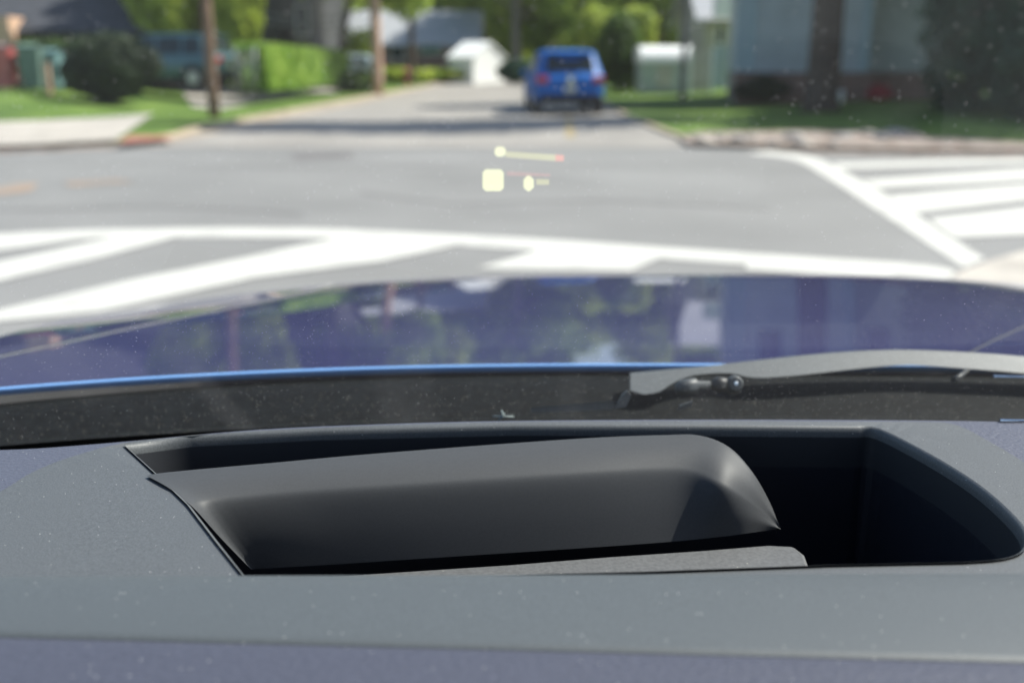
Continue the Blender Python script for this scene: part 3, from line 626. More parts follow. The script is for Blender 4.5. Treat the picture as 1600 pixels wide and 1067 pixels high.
# ================================================================== PARKED CARS
def vehicle(name, loc, rz, paintm, label, L=4.5, Wd=1.84, H=1.66, spare=False, roofm=None, group='parked cars'):
    t = empty(name, loc, label, 'car', group, rz)     # local: rear at y=0, nose at y=L
    hw = Wd/2
    st = [(0.0, .45, .95, .95, .80, .86, .5), (.06, .34, 1.0, 1.0, .93, .93, .6), (.16, .32, 1.02, 1.12, .97, .95, .70), (.35, .32, 1.03, H-.13, .99, .95, .72), (.6, .32, 1.03, H-.02, 1, .955, .76), (1.4, .28, 1.02, H, 1, .96, .78),
          (2.4, .28, 1.0, H-.02, 1, .96, .78), (2.75, .28, .99, H-.12, 1, .955, .74), (3.3, .28, .98, 1.10, 1, .95, .74), (3.45, .30, .97, .99, 1, .94, .8), (4.1, .32, .90, .92, .98, .88, .7), (4.4, .36, .78, .80, .92, .80, .6), (4.5, .42, .65, .67, .80, .7, .5)]
    k = L/4.5; rows = []
    for (y, zb, zt, zr, wl, wb, wr) in st:
        a = [(wl*.90, zb), (wl, zb+.14), (wl, (zb+zt)/2+.08), (wb, zt), (wr+.0, zr-.05 if zr-zt > .15 else zt+(zr-zt)*.6), (wr*.86, zr), (wr*.4, zr+.015)]
        sec = [(x*hw, z) for x, z in a]; full = sec+[(-x, z) for x, z in sec[::-1]]
        rows.append([(x, y*k, z) for x, z in full])
    bm = bmesh.new(); V = loft(bm, rows, closed=True); bm.faces.new(V[0]); bm.faces.new(V[-1][::-1])
    link('body', bm, paintm, t)
    if roofm:
        bm = bmesh.new(); loft(bm, [[(-hw*.7, y*k, z+.03), (-hw*.3, y*k, z+.045), (hw*.3, y*k, z+.045), (hw*.7, y*k, z+.03)] for y, z in ((.4, H-.09), (.65, H), (1.4, H+.01), (2.4, H), (2.7, H-.07))]); link('roof', bm, roofm, t)
    # rear window
    def glassq(pts, nm='window', m=M['glass']): bm = bmesh.new(); prism(bm, pts, .012, Vector((0, 0, .001))+Vector((0, 0, 0))) if False else poly(bm, pts); o = link(nm, bm, m, t); s_ = o.modifiers.new('s', 'SOLIDIFY'); s_.thickness = .015; s_.offset = 0; return o
    glassq([(-hw*.70, .145*k, 1.10), (hw*.70, .145*k, 1.10), (hw*.64, .335*k, H-.17), (-hw*.64, .335*k, H-.17)], 'rear_window')
    glassq([(-hw*.70, 3.27*k, 1.13), (hw*.70, 3.27*k, 1.13), (hw*.68, 2.79*k, H-.16), (-hw*.68, 2.79*k, H-.16)], 'windscreen')
    for s in (-1, 1):
        for ya, yb, yc, yd in ((.55, 1.15, 1.15, .62), (1.25, 2.05, 2.05, 1.25), (2.15, 3.05, 2.65, 2.15)):
            glassq([(s*hw*.955, ya*k, 1.07), (s*hw*.955, yb*k, 1.07), (s*hw*.80, yc*k, H-.12), (s*hw*.80, yd*k, H-.12)], 'side_window')
        bm = bmesh.new(); box(bm, min(s*hw*.62, s*hw*.97), max(s*hw*.62, s*hw*.97), -.035, .14, .82, 1.0); link('tail_light', bm, M['red_lens'], t, bevel=.03)
        bm = bmesh.new(); box(bm, min(s*hw*.55, s*hw*.86), max(s*hw*.55, s*hw*.86), L-.22, L-.03, .60, .72); link('headlight', bm, M['chrome'], t, bevel=.02)
        bm = bmesh.new(); box(bm, min(s*hw*.99, s*hw*1.16), max(s*hw*.99, s*hw*1.16), 2.95*k, 3.1*k, .98, 1.12); link('mirror', bm, paintm, t, bevel=.03)
        for y in (.85*k, 3.6*k):
            bm = bmesh.new(); bx_ = s*(hw-.21); tube(bm, [(bx_, y, .34), (s*(hw-.19), y, .34), (s*(hw-.0), y, .34), (s*(hw+.015), y, .34)], [.30, .34, .34, .30], 26); w_ = link('wheel', bm, M['rubber'], t)
            bm = bmesh.new(); tube(bm, [(s*(hw+.01), y, .34), (s*(hw+.03), y, .34)], [.22, .19], 18); link('rim', bm, M['hub'], w_)
            bm = bmesh.new(); bmesh.ops.create_circle(bm, segments=26, radius=.40, cap_ends=True); bmesh.ops.rotate(bm, verts=bm.verts, matrix=Matrix.Rotation(R(90), 3, 'Y')); bmesh.ops.translate(bm, verts=bm.verts, vec=(s*(hw+.004), y, .36)); link('wheel_arch', bm, M['rubber'], t)
    bm = bmesh.new(); box(bm, -hw*.88, hw*.88, -.06, .15, .30, .52); link('rear_bumper', bm, M['rubber'], t, bevel=.04)
    bm = bmesh.new(); box(bm, -.16, .16, -.05, -.01, .60, .76); link('licence_plate', bm, M['plate'], t)
    bm = bmesh.new(); tube(bm, [(0, -.05, .92), (0, .03, .92)], .085, 18); link('badge', bm, M['chrome'], t)
    bm = bmesh.new(); box(bm, -hw*.62, hw*.62, .20, .46, H-.10, H-.06); link('spoiler', bm, paintm, t, bevel=.01)
    return t
M['suvblue'] = mat('blue_car_paint', (.012, .125, .44), .5, metal=0, spec=.2, coat=.1, coatr=.4, noise_s=.01)
M['suvteal'] = mat('teal_car_paint', (.055, .130, .155), .35, metal=.2, coat=.6)
M['silver'] = mat('pale_car_paint', (.36, .44, .45), .3, metal=.3, coat=1)
Yb = 27.6
vehicle('parked_car', (XA(891, Yb), Yb, .008), R(3.5), M['suvblue'], 'bright blue hatchback SUV parked at the right kerb, seen from behind', Wd=1.86)
vehicle('parked_car', (XA(362, 34.5), 34.5, .54), R(80), M['suvteal'], 'dark teal SUV with pale roof parked in the driveway behind the bush', H=1.72, roofm=M['silver'])
vehicle('parked_car', (XA(596, 56), 56, .3), R(88), M['silver'], 'pale silver-blue car half hidden behind the pale pole', H=1.45)

# ================================================================== OWN CAR
car = empty('car', (0, 1.2, 0), 'dark blue car seen from its driver seat, with dashboard, windscreen and bonnet', 'car')
INV = Matrix.Translation((0, -1.2, 0))
def cpart(name, bm, m, parent=None, **k):
    if parent is None: bmesh.ops.transform(bm, matrix=INV, verts=bm.verts); return link(name, bm, m, car, **k)
    bmesh.ops.transform(bm, matrix=INV, verts=bm.verts); return link(name, bm, m, parent, **k)
# --- materials
def plastic(name, col, rough, bs, bst, grain=.3, spec=.5, tint=None):
    m = mat(name, col, rough, spec=spec, noise_s=1300, noise_amt=grain*.7, detail=2, bump=bst*.85, bump_s=bs*1.15, specks=(700, .16, (.62, .62, .60), .03))
    return m
M['dash'] = plastic('dash_plastic', (.085, .091, .096), .52, 1300, .55, .28)
M['dashnear'] = plastic('instrument_plastic', (.074, .084, .091), .55, 1000, .4, .2)
M['leather'] = plastic('dash_leather', (.080, .084, .112), .45, 380, .9, .25)
M['pad_near'] = plastic('cluster_leather', (.054, .058, .084), .6, 300, .6, .25)
M['cover'] = mat('cover_plastic', (.060, .062, .065), .5, spec=.2, noise_s=900, noise_amt=.05, bump=.06, bump_s=1800)
M['rimdark'] = mat('well_wall', (.028, .030, .035), .6, spec=.3, bump=.1, bump_s=900)
M['liner'] = mat('black_liner', (.012, .014, .022), .5, bump=.2, bump_s=900)
M['ledge'] = mat('ledge_plastic', (.10, .102, .104), .55, bump=.25, bump_s=900, noise_s=500, noise_amt=.15, specks=(700, .16, (.6, .58, .5), .03))
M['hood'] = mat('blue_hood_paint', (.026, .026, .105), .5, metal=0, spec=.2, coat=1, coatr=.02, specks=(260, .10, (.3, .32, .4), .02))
M['hoodedge'] = mat('blue_edge_highlight', (.24, .48, .90), .4, metal=0, coat=1, coatr=.05)  # highlight along the rear bonnet edge, put in as lighter blue
M['cowl'] = mat('cowl_plastic', (.0045, .0056, .006), .7, spec=.1, noise_s=140, noise_amt=.4, bump=.5, bump_s=700, specks=(560, .2, (.17, .16, .13), .16))
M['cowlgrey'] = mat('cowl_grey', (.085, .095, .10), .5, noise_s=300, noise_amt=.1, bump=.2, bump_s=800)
M['frit'] = mat('black_band', (.004, .004, .005), .4, specks=(260, .13, (.18, .16, .13), .04))
M['wiper'] = mat('wiper_black', (.012, .013, .014), .5)
M['wipergrey'] = mat('wiper_grey', (.05, .056, .06), .5)

# --- bonnet
def sweep(x): return (.27 if x < .05 else .035)*(x-.05)**2
def dzh(x, y):
    t_ = y-.74; tc_ = 1.30+.05*x; d = .219+.087*t_+.006*t_*t_ + (.045+.09*smooth(.95, 1.5, y))*abs(x-.2)**3
    if x < -.5: d += .2*(-.5-x)+2.2*(-.5-x)**2
    if y > tc_: d += (y-tc_)**2*.55
    if y > 1.75: d += (y-1.75)**2*1.2
    # crease (raised shoulder line on the left)
    cl = -.43+.53*(y-.84)-.28*(y-.84)**2
    d += .010*smooth(0.0, -.05, x-cl) if False else 0
    s_ = x-cl; d += .0030*(1/(1+math.exp(max(-60, min(60, s_/.003)))))*smooth(1.5, 1.2, y)
    return d
bm = bmesh.new(); rows = []
ny, nx = 90, 620
for j in range(ny+1):
    v = j/ny; row = []
    for i in range(nx+1):
        x = -.95+2.3*i/nx
        yr = .742-sweep(x)
        y = yr+(2.1-yr)*v
        row.append((x, y, CAMZ-dzh(x, y)))
    rows.append(row)
loft(bm, rows); hood = cpart('bonnet', bm, M['hood'])
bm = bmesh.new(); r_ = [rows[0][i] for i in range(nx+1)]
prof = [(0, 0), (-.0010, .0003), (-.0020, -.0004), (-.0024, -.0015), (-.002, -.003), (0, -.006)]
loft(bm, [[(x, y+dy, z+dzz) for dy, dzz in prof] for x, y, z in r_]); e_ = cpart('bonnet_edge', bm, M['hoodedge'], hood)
# fenders and nose below the bonnet so that it is a car from the side too
bm = bmesh.new(); rr = []
for k in range(14):
    y = .55+1.6*k/13; z = CAMZ-dzh(-.95, y)
    rr.append([(-.953, y, z), (-.975, y, z-.03), (-.99, y, z-.2), (-.985, y, z-.5), (-.95, y, .28)])
loft(bm, rr); cpart('fender', bm, M['hood'])
bm = bmesh.new(); rr = []
for k in range(14):
    y = .55+1.6*k/13; z = CAMZ-dzh(1.35, y)
    rr.append([(1.353, y, z), (1.375, y, z-.03), (1.39, y, z-.2), (1.385, y, z-.5), (1.35, y, .28)])
loft(bm, rr); cpart('fender', bm, M['hood'])
bm = bmesh.new(); zf = lambda x: CAMZ-dzh(x, 2.1)
loft(bm, [[(x, 2.102+d_, max(.25, zf(x)*a)) for x in [(-.95+2.3*i/20) for i in range(21)]] for d_, a in ((0, 1), (.06, .93), (.12, .75), (.14, .5), (.1, .27))]); cpart('front_bumper', bm, M['hood'])
for x in (-.86, 1.26):
    bm = bmesh.new(); tube(bm, [(x-.11, 1.35, .34), (x-.09, 1.35, .34), (x+.09, 1.35, .34), (x+.11, 1.35, .34)], [.30, .34, .34, .30], 26); w_ = cpart('wheel', bm, M['rubber'])
    bm = bmesh.new(); sx_ = -1 if x < 0 else 1; tube(bm, [(x+sx_*.11, 1.35, .34), (x+sx_*.125, 1.35, .34)], [.23, .2], 18); cpart('rim', bm, M['hub'], w_)
# seam at the right
a = D(1495, 592, .222); b = D(1600, 512, .236)
# --- cowl: black plastic between bonnet and windscreen
bm = bmesh.new(); rows2 = []
for i in range(61):
    x = -.95+2.3*i/60; yb = .742-sweep(x)
    sh = .045*abs(x-.2)**3
    rows2.append([(x, yb-.135+.0, CAMZ-.262-sh), (x, yb-.10, CAMZ-.2525-sh), (x, yb-.06, CAMZ-.238-sh), (x, yb-.03, CAMZ-.2285-sh), (x, yb-.012, CAMZ-.2262-sh), (x, yb+.004, CAMZ-.2285-sh), (x, yb+.03, CAMZ-.26-sh)])
loft(bm, rows2); cowl = cpart('cowl', bm, M['cowl'])
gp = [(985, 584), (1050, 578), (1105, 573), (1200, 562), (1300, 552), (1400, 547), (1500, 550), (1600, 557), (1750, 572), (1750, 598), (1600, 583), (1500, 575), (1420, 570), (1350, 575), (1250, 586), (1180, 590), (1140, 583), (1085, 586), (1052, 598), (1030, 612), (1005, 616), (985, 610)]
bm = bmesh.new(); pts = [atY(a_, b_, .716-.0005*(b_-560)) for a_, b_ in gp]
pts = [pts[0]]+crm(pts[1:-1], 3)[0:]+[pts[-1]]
prism(bm, pts, .006, Vector((0, 1, -.2))); cpart('sunlit_cowl_patch', bm, M['cowlgrey'], cowl)  # sunlit part of the cowl, modelled as a paler grey piece
# silver trim strips at right
for (xa, ya, xb, yb_, Yd) in ((1552, 588, 1700, 592, .66), (1562, 657, 1700, 660, .56)):
    a = atY(xa, ya, Yd); b = atY(xb, yb_, Yd); bm = bmesh.new(); tube(bm, [a, b], .0010, 8); cpart('trim_strip', bm, M['chrome'], cowl)
# --- wiper
def C3(px, py, Y): return atY(px, py, Y)
bm = bmesh.new(); c = C3(1148, 599, .655); tube(bm, [c+Vector((0, .006, -.004)), c, c+Vector((0, -.003, .001))], [.0062, .0058, .0040], 20); wip = cpart('wiper', bm, M['wipergrey'])
bm = bmesh.new(); tube(bm, [c+Vector((0, -.0025, .001)), c+Vector((0, -.005, .0015))], [.0020, .0012], 12); cpart('pivot_bolt', bm, M['chrome'], wip)
bm = bmesh.new(); tube(bm, [C3(1140, 601, .658), C3(1122, 600, .656), C3(1112, 603, .656)], [.0042, .0055, .0035], 10); cpart('knuckle', bm, M['wiper'], wip)
bm = bmesh.new(); tube(bm, [C3(1114, 602, .656), C3(1090, 601, .655), C3(1088, 602, .655), C3(1066, 605, .654), C3(1055, 608, .654)], [.0028, .0028, .0052, .0052, .003], 10); cpart('arm', bm, M['wipergrey'], wip)
bm = bmesh.new(); prism(bm, [C3(962, 638, .636), C3(972, 618, .638), C3(981, 611, .638), C3(986, 618, .638), C3(978, 636, .636)], .003, Vector((0, 1, 0))); cpart('blade_clip', bm, M['wipergrey'], wip)
bm = bmesh.new()
a0, a1 = C3(962, 629, .640), C3(962, 639, .640); b0, b1 = C3(830, 640, .638), C3(830, 645, .638)
rows = []; n_ = 46
up_, dn_ = [], []
for k in range(n_+1):
    s = k/n_; up_.append(b0.lerp(a0, s)); q = b1.lerp(a1, s); q.z -= .0007*(k % 2); dn_.append(q)
loft(bm, [up_, dn_, [q+Vector((0, .004, 0)) for q in dn_], [q+Vector((0, .004, 0)) for q in up_]], closed=False, smooth=False); cpart('blade', bm, M['cowlgrey'], wip)
bm = bmesh.new(); prism(bm, [C3(1060, 641, .64), C3(1062, 634, .64), C3(1083, 627, .64), C3(1080, 635, .64)], .002, Vector((0, 1, 0))); cpart('clip', bm, M['wipergrey'], wip)
bm = bmesh.new(); tube(bm, [C3(1490, 594, .655), C3(1500, 588, .66), C3(1512, 578, .67)], [.0022, .002, .0015], 8); cpart('nozzle', bm, M['wiper'], cowl)
# seam on bonnet right: thin dark rubber line on the surface
bm = bmesh.new(); pts = []
for k in range(13):
    px_, py_ = 1497+118*k/12, 562-58*(k/12)**.9; lo_, hi_ = .5, 1.6; d_ = ray(px_, py_)
    for _ in range(40):
        mm = (lo_+hi_)/2; q_ = d_*(mm/d_.y)
        if -q_.z < dzh(q_.x, mm): lo_ = mm
        else: hi_ = mm
    q_ = d_*(lo_/d_.y); pts.append((q_.x, lo_, CAMZ-dzh(q_.x, lo_)+.0002))
tube(bm, pts, .0008, 6); cpart('panel_seam', bm, M['wiper'], hood)

# --- windscreen
WB_Y, WB_D, TA = .648, .2365, .78
def glass_pt(x, y, off=0):
    yy = y+off; base = WB_Y-.8*sweep(x)
    dz = WB_D+.045*abs(x-.2)**3-(base-y)*TA*(1+.0*x) - .10*(base-y)**2*0
    return Vector((x, y, CAMZ-dz+off))
bm = bmesh.new(); rows = []
for j in range(41):
    row = []
    for i in range(61):
        x = -.8+2.0*i/60; base = WB_Y-.8*sweep(x); s = j/40
        row.append(glass_pt(x, base-(.72)*s))
    rows.append(row)
loft(bm, rows)
gm = bpy.data.materials.new('windscreen_glass'); gm.use_nodes = True; n = gm.node_tree; n.nodes.clear()
out = n.nodes.new('ShaderNodeOutputMaterial'); tr = n.nodes.new('ShaderNodeBsdfTransparent'); tr.inputs[0].default_value = (.95, .985, .97, 1)
gl = n.nodes.new('ShaderNodeBsdfGlossy'); gl.inputs['Roughness'].default_value = 0.0; gl.inputs[0].default_value = (.9, .95, 1, 1)
fr = n.nodes.new('ShaderNodeFresnel'); fr.inputs[0].default_value = 1.40
geo = n.nodes.new('ShaderNodeNewGeometry')
hf = n.nodes.new('ShaderNodeMath'); hf.operation = 'MULTIPLY'; hf.inputs[1].default_value = .55; n.links.new(fr.outputs[0], hf.inputs[0])
m1 = n.nodes.new('ShaderNodeMixShader'); n.links.new(hf.outputs[0], m1.inputs[0]); n.links.new(tr.outputs[0], m1.inputs[1]); n.links.new(gl.outputs[0], m1.inputs[2])
tc = n.nodes.new('ShaderNodeTexCoord')
df = n.nodes.new('ShaderNodeBsdfDiffuse'); df.inputs[0].default_value = (.75, .78, .76, 1)
def dust(scale, rad, dens, nscale):
    vo = n.nodes.new('ShaderNodeTexVoronoi'); vo.inputs['Scale'].default_value = scale; n.links.new(tc.outputs['Object'], vo.inputs['Vector'])
    a_ = n.nodes.new('ShaderNodeMath'); a_.operation = 'LESS_THAN'; a_.inputs[1].default_value = rad; n.links.new(vo.outputs['Distance'], a_.inputs[0])
    sc_ = n.nodes.new('ShaderNodeSeparateColor'); n.links.new(vo.outputs['Color'], sc_.inputs[0])
    nz = n.nodes.new('ShaderNodeTexNoise'); nz.inputs['Scale'].default_value = nscale; n.links.new(tc.outputs['Object'], nz.inputs['Vector'])
    mr = n.nodes.new('ShaderNodeMapRange'); mr.inputs[1].default_value = .35; mr.inputs[2].default_value = .75; mr.inputs[3].default_value = dens*.2; mr.inputs[4].default_value = dens*2; n.links.new(nz.outputs['Fac'], mr.inputs[0])
    b_ = n.nodes.new('ShaderNodeMath'); b_.operation = 'LESS_THAN'; n.links.new(sc_.outputs[0], b_.inputs[0]); n.links.new(mr.outputs[0], b_.inputs[1])
    c_ = n.nodes.new('ShaderNodeMath'); c_.operation = 'MULTIPLY'; n.links.new(a_.outputs[0], c_.inputs[0]); n.links.new(b_.outputs[0], c_.inputs[1])
    return c_
d1 = dust(620, .15, .09, 5); d2 = dust(900, .2, .02, 8)
mx = n.nodes.new('ShaderNodeMath'); mx.operation = 'MAXIMUM'; n.links.new(d1.outputs[0], mx.inputs[0]); n.links.new(d2.outputs[0], mx.inputs[1])
m_ = n.nodes.new('ShaderNodeMath'); m_.operation = 'MULTIPLY'; m_.inputs[1].default_value = .55; n.links.new(mx.outputs[0], m_.inputs[0])
ad = n.nodes.new('ShaderNodeMath'); ad.operation = 'ADD'; mp_ = n.nodes.new('ShaderNodeMapping'); mp_.inputs['Scale'].default_value = (26, 2.2, 2.2); n.links.new(tc.outputs['Object'], mp_.inputs[0]); nz_ = n.nodes.new('ShaderNodeTexNoise'); nz_.inputs['Scale'].default_value = 1; nz_.inputs['Detail'].default_value = 2; n.links.new(mp_.outputs[0], nz_.inputs['Vector']); rg_ = n.nodes.new('ShaderNodeMapRange'); rg_.inputs[1].default_value = .5; rg_.inputs[2].default_value = .75; rg_.inputs[3].default_value = .017; rg_.inputs[4].default_value = .045; n.links.new(nz_.outputs['Fac'], rg_.inputs[0]); n.links.new(rg_.outputs[0], ad.inputs[1]); n.links.new(m_.outputs[0], ad.inputs[0])
trl = n.nodes.new('ShaderNodeBsdfTranslucent'); trl.inputs[0].default_value = (.8, .8, .78, 1); md = n.nodes.new('ShaderNodeMixShader'); md.inputs[0].default_value = .5; n.links.new(df.outputs[0], md.inputs[1]); n.links.new(trl.outputs[0], md.inputs[2])
m2 = n.nodes.new('ShaderNodeMixShader'); n.links.new(ad.outputs[0], m2.inputs[0]); n.links.new(m1.outputs[0], m2.inputs[1]); n.links.new(md.outputs[0], m2.inputs[2]); n.links.new(m2.outputs[0], out.inputs[0])
ws = cpart('windscreen', bm, gm)
# black printed band along the foot of the glass, and its small cross mark
bm = bmesh.new(); rows = []
for i in range(121):
    x = -.8+2.0*i/120; base = WB_Y-.8*sweep(x)
    rows.append([glass_pt(x, base+.002, 0)+Vector((0, -.0006, -.0012)), glass_pt(x, base-.016)+Vector((0, -.0006, -.0012))])
loft(bm, rows); cpart('black_band', bm, M['frit'], ws)
M['mark'] = mat('pale_mark', (.30, .36, .35), .6)
bm = bmesh.new()
def stroke(x0, y0, x1, y1, w_=1.2):
    a = atY(x0, y0, .625); b = atY(x1, y1, .625); t_ = w_*.0004
    tube(bm, [a, b], t_, 5)
stroke(770, 650, 803, 651); stroke(778, 659, 788, 645); stroke(784, 641, 786, 653)
cpart('scratch_mark', bm, M['mark'], ws)

# --- head-up display symbols on the glass
def onglass(px, py):
    d = ray(px, py); lo_, hi = .15, .7
    for _ in range(50):
        m__ = (lo_+hi)/2; t_ = m__/d.y; p = Vector((d.x*t_, m__, CAMZ+d.z*t_)); g = glass_pt(p.x, p.y)
        if p.z < g.z: lo_ = m__
        else: hi = m__
    t_ = (lo_-.0015)/d.y
    return Vector((d.x*t_, lo_-.0015, CAMZ+d.z*t_))
def hudmat(nm, c, st, op):
    m = bpy.data.materials.new(nm); m.use_nodes = True; n = m.node_tree; n.nodes.clear()
    o = n.nodes.new('ShaderNodeOutputMaterial'); e = n.nodes.new('ShaderNodeEmission'); e.inputs[0].default_value = (*c, 1); e.inputs[1].default_value = st
    t = n.nodes.new('ShaderNodeBsdfTransparent'); x = n.nodes.new('ShaderNodeAddShader'); e.inputs[1].default_value = st*op
    n.links.new(t.outputs[0], x.inputs[0]); n.links.new(e.outputs[0], x.inputs[1]); n.links.new(x.outputs[0], o.inputs[0]); return m
HY = hudmat('hud_yellow', (.97, 1, .48), .30, 1); HY2 = hudmat('hud_yellow_dim', (1, .98, .3), .13, 1); HR_ = hudmat('hud_red', (1, .15, .05), .22, 1); HP = hudmat('hud_pink', (1, .12, .12), .07, 1)
def hud(name, pxs, m, n_=0):
    bm = bmesh.new(); P_ = [onglass(a, b) for a, b in pxs]
    if n_: P_ = crm(P_, n_, True)
    poly(bm, P_); return cpart(name, bm, m, ws)
def rr_(x0, y0, x1, y1, r): return [(x0+r, y0), (x1-r, y0), (x1, y0+r), (x1, y1-r), (x1-r, y1), (x0+r, y1), (x0, y1-r), (x0, y0+r)]
hud('hud_symbol', rr_(754, 265, 787, 299, 5), HY)
hud('hud_bar', [(790, 237), (868, 242), (868, 252), (790, 246)], HY2)
hud('hud_symbol', rr_(773, 230, 790, 245, 4), HY)
hud('hud_symbol', [(868, 242), (881, 243), (881, 252), (868, 252)], HR_)
hud('hud_line', [(792, 268), (860, 272), (860, 276), (792, 275)], HP)
hud('hud_symbol', rr_(818, 275, 834, 299, 6), HY)
hud('hud_symbol', [(838, 280), (858, 281), (858, 289), (838, 289)], HY2)

# --- cabin behind the windscreen: roof, doors, seats (unseen, added to block the sky)
M['unseen_headliner'] = mat('unseen_headliner', (.16, .16, .165), .9, bump=.2, bump_s=400)
M['unseen_seatcloth'] = mat('unseen_seat_cloth', (.03, .03, .033), .85, bump=.3, bump_s=500)
def slab(name, rows_, m, th=.03, parent=None):
    bm = bmesh.new(); loft(bm, rows_); o = cpart(name, bm, m, parent); md_ = o.modifiers.new('thick', 'SOLIDIFY'); md_.thickness = th; md_.offset = 0; return o
slab('roof', [[(-.62+1.74*i/14, y, z-.05*(2*i/14-1)**4) for i in range(15)] for y, z in ((-.09, 1.675), (-.3, 1.70), (-1.0, 1.71), (-1.8, 1.66), (-2.2, 1.55))], M['unseen_headliner'], .035)
for xs, xt in ((-.95, -.62), (1.35, 1.12)):
    slab('door', [[(xs, y, .35), (xs-.02*(1 if xs < 0 else -1), y, .8), (xs, y, 1.08), (xs*.985, y, 1.13)] for y in (.50, 0, -.5, -1.0, -1.6, -2.2)], M['hood'], .05)
    for y0_, y1_ in ((-.75, -.72), (-2.25, -1.95)):
        bm = bmesh.new(); tube(bm, [(xs*.985, y0_, 1.12), ((xs+xt)/2*1.04, (y0_+y1_)/2, 1.42), (xt, y1_, 1.66)], [.045, .04, .035], 8); cpart('unseen_pillar', bm, M['unseen_seatcloth'])
slab('unseen_tailgate', [[(-.95+2.3*i/10, y, z) for i in range(11)] for y, z in ((-2.3, .35), (-2.35, .8), (-2.25, 1.15))], M['hood'], .04)
slab('unseen_floor', [[(-.95, y, .33), (1.35, y, .33)] for y in (.5, -.5, -1.5, -2.3)], M['unseen_seatcloth'], .03)
for xc in (-.12, .72):
    bm = bmesh.new()
    loft(bm, [[(xc+.25*math.cos(a)*w_, yb_+.07*math.sin(a), z_) for a in [2*math.pi*k/16 for k in range(16)]] for z_, w_, yb_ in ((.55, 1, -.28), (.8, 1.05, -.36), (1.05, 1, -.42), (1.18, .8, -.45), (1.21, .3, -.455))], closed=True)
    st_ = cpart('unseen_seat_back', bm, M['unseen_seatcloth'])
    bm = bmesh.new(); loft(bm, [[(xc+.14*math.cos(a)*w_, -.46+.05*math.sin(a)*w_, z_) for a in [2*math.pi*k/14 for k in range(14)]] for z_, w_ in ((1.22, .2), (1.24, .9), (1.32, 1), (1.40, .85), (1.42, .2))], closed=True); cpart('unseen_headrest', bm, M['unseen_seatcloth'], st_)

# --- dashboard
ZD = .2
O = [(200, 698), (300, 685), (500, 675), (800, 668), (1100, 669), (1340, 671), (1372, 674), (1450, 714), (1520, 758), (1572, 803), (1597, 836), (1592, 860), (1562, 873), (1500, 878), (1300, 882), (1250, 884), (1000, 893), (700, 900), (389, 905), (345, 848), (300, 790), (250, 742)]
Oin = [D(a, b, ZD) for a, b in O]
Oin = crm(Oin[5:14], 4)+Oin[14:]+Oin[:5]
cen = sum(Oin, Vector())/len(Oin)
def off(loop, d_):
    r = []
    n_ = len(loop)
    for i, p in enumerate(loop):
        a = loop[i-1]; b = loop[(i+1) % n_]; t_ = (b-a); t_.z = 0; t_.normalize(); nn = Vector((t_.y, -t_.x, 0))
        if nn.dot(p-cen) < 0: nn = -nn
        r.append(p+nn*d_)
    return r
O1 = off(Oin, .0022)
def fillring(bm, outer, inner):
    vo_ = [bm.verts.new(p) for p in outer]; vi = [bm.verts.new(p) for p in inner]
    es = [bm.edges.new((vo_[i], vo_[(i+1) % len(vo_)])) for i in range(len(vo_))]+[bm.edges.new((vi[i], vi[(i+1) % len(vi)])) for i in range(len(vi))]
    bmesh.ops.triangle_fill(bm, use_beauty=True, use_dissolve=False, edges=es)
    bmesh.ops.recalc_face_normals(bm, faces=bm.faces[:])
# textured pad around
backe = [(-250, 722), (-50, 706), (60, 701), (200, 690), (400, 672), (600, 663), (800, 658), (1100, 656), (1400, 657), (1600, 660), (1900, 668)]
be = crm([D(a, b, ZD+.001) for a, b in backe], 4)
bez = [(-250, 905), (-120, 830), (0, 768), (50, 738), (110, 714), (195, 691.5), (300, 681), (400, 673), (600, 664), (800, 659), (1100, 657.5), (1300, 658.5), (1440, 659), (1495, 664), (1550, 692), (1600, 722), (1700, 790), (1800, 880)]
bz = crm([D(a, b, ZD-.0012) for a, b in bez], 4)
front_l = Vector((bz[0].x-.02, .335, CAMZ-ZD+.0012)); front_r = Vector((bz[-1].x+.02, .335, CAMZ-ZD+.0012))
dash_root = None
bm = bmesh.new(); lst = [Vector((p.x, p.y, CAMZ-ZD-.0008)) for p in be]+[Vector((1.2, be[-1].y-.02, CAMZ-ZD-.0008)), Vector((1.2, .2, CAMZ-ZD-.0008)), Vector((-.75, .2, CAMZ-ZD-.0008)), Vector((-.75, be[0].y-.02, CAMZ-ZD-.0008))]
fillring(bm, lst, [Vector((p.x, p.y, CAMZ-ZD-.0008)) for p in off(Oin, .0015)])
# rolled-down back edge
nb = len(be)
loft(bm, [[Vector((p.x, p.y, CAMZ-ZD-.0008)) for p in be], [p+Vector((0, .004, -.002)) for p in be], [p+Vector((0, .006, -.03)) for p in be], [p+Vector((0, .004, -.12)) for p in be]])
dash = cpart('dashboard', bm, M['leather'])
bm = bmesh.new(); fillring(bm, bz+[front_r, front_l], O1)
bzz = bz+[front_r, front_l]
n0 = len(bzz)
loft(bm, [[p for p in bzz], [p+Vector((0, 0, -.004)) for p in bzz]], closed=True)
# rounded rim and chamfer going into the well
ring = lambda d_, z_: [Vector((p.x, p.y, CAMZ-ZD+.0012-z_)) for p in off(Oin, d_)]
loft(bm, [ring(.0022, 0), ring(.0014, .0004), ring(.0006, .0014), ring(0, .0035), ring(-.0002, .006)], closed=True)
cpart('bezel', bm, M['dash'], dash)
bm = bmesh.new(); loft(bm, [ring(-.0002, .006), ring(-.0005, .015), ring(-.0008, .024)], closed=True); cpart('well_rim', bm, M['rimdark'], dash)
bm = bmesh.new(); loft(bm, [ring(-.0008, .024), ring(-.001, .04), ring(-.003, .11)], closed=True, smooth=False); poly(bm, ring(-.003, .11)[::-1])
cpart('projector_well', bm, M['liner'], dash)
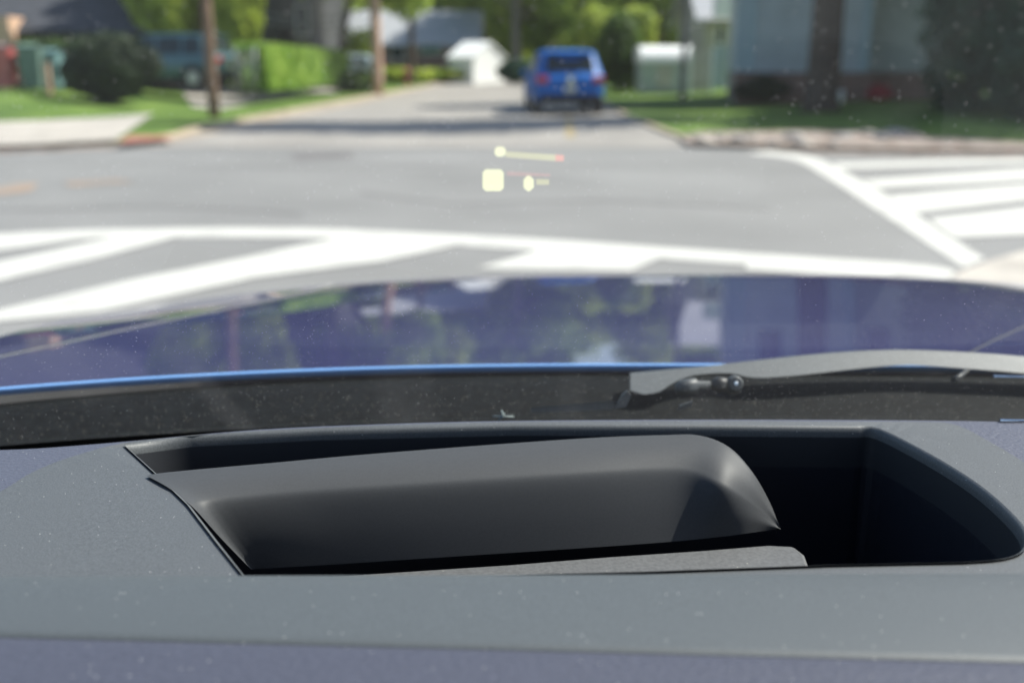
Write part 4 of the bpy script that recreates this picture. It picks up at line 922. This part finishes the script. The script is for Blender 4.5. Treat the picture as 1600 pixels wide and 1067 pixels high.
# display cover
tp = [(229, 743, .1986), (262, 738, .1984), (420, 724, .1982), (600, 708, .1982), (900, 686, .1982), (1040, 680, .1982), (1095, 681, .1985), (1140, 699, .202), (1176, 738, .212), (1203, 785, .227), (1218, 824, .238)]
fd = [(297, 787, .2010), (330, 779, .203), (450, 768, .2045), (610, 757, .205), (890, 738, .2055), (1020, 731, .2065), (1080, 735, .208), (1128, 757, .212), (1166, 780, .221), (1198, 806, .2315), (1219, 825, .2385)]
bt = [(392, 889, .241), (410, 888, .2415), (530, 881, .242), (650, 873, .242), (880, 858, .242), (1010, 849, .2415), (1070, 844, .241), (1120, 839, .2398), (1160, 834, .238), (1195, 829, .2385), (1220, 826, .239)]
T = crm([D(*a) for a in tp], 5); Fd = crm([D(*a) for a in fd], 5); B = crm([D(*a) for a in bt], 5)
cols = []
for ci, (a, f, b) in enumerate(zip(T, Fd, B)):
    q_ = min(1, ci/7)
    u1 = a.lerp(f, .5)+Vector((0, 0, .0012)); u2 = f.lerp(b, .10); u3 = f.lerp(b, .5)+Vector((0, -.0008, 0)); u0 = a.lerp(f, .86)
    c_ = crm([a, u1, u0, u2, u3, b], 5)
    cols.append([a+Vector((0, .0045*q_, -.006*q_)), a+Vector((0, .0032*q_, -.0018*q_)), a+Vector((0, .0016*q_, -.0004*q_))]+c_)
rows = [list(r) for r in zip(*cols)]
bm = bmesh.new(); loft(bm, rows); dc_ = cpart('display_cover', bm, M['cover'], dash)
# floor ledge cut to its lit part; black liner beyond stands for shadow
lg = [(420, 905), (600, 893), (800, 880), (950, 868), (1100, 858), (1200, 850), (1240, 852), (1258, 866), (1264, 882), (1264, 930), (500, 960)]
bm = bmesh.new(); prism(bm, [D(a, b, .2435) for a, b in lg], .01); cpart('ledge', bm, M['ledge'], dash, bevel=.002)
# near instrument hood
bm = bmesh.new()
def prow(pr, n_=60):
    rows = []
    for (y, dz) in pr:
        r = []
        for i in range(n_+1):
            x = -.5+1.1*i/n_; sh = .050*(x+.18)*smooth(.335, .305, y)
            r.append(Vector((x, y-sh, CAMZ-dz+.001*math.sin(3*x))))
        rows.append(r)
    return rows
loft(bm, prow([(.352, .26), (.351, .20), (.350, .1885), (.347, .1850), (.343, .1828), (.338, .1815), (.328, .1806), (.315, .1803), (.303, .1804), (.3005, .1807), (.2995, .1815)])); ch = cpart('instrument_hood', bm, M['dashnear'])
bm = bmesh.new(); loft(bm, prow([(.2995, .1816), (.2985, .1813), (.297, .1804), (.294, .1797), (.288, .1792), (.26, .178), (.2, .178), (.12, .182), (.05, .20)])); cpart('leather_pad', bm, M['pad_near'], ch)
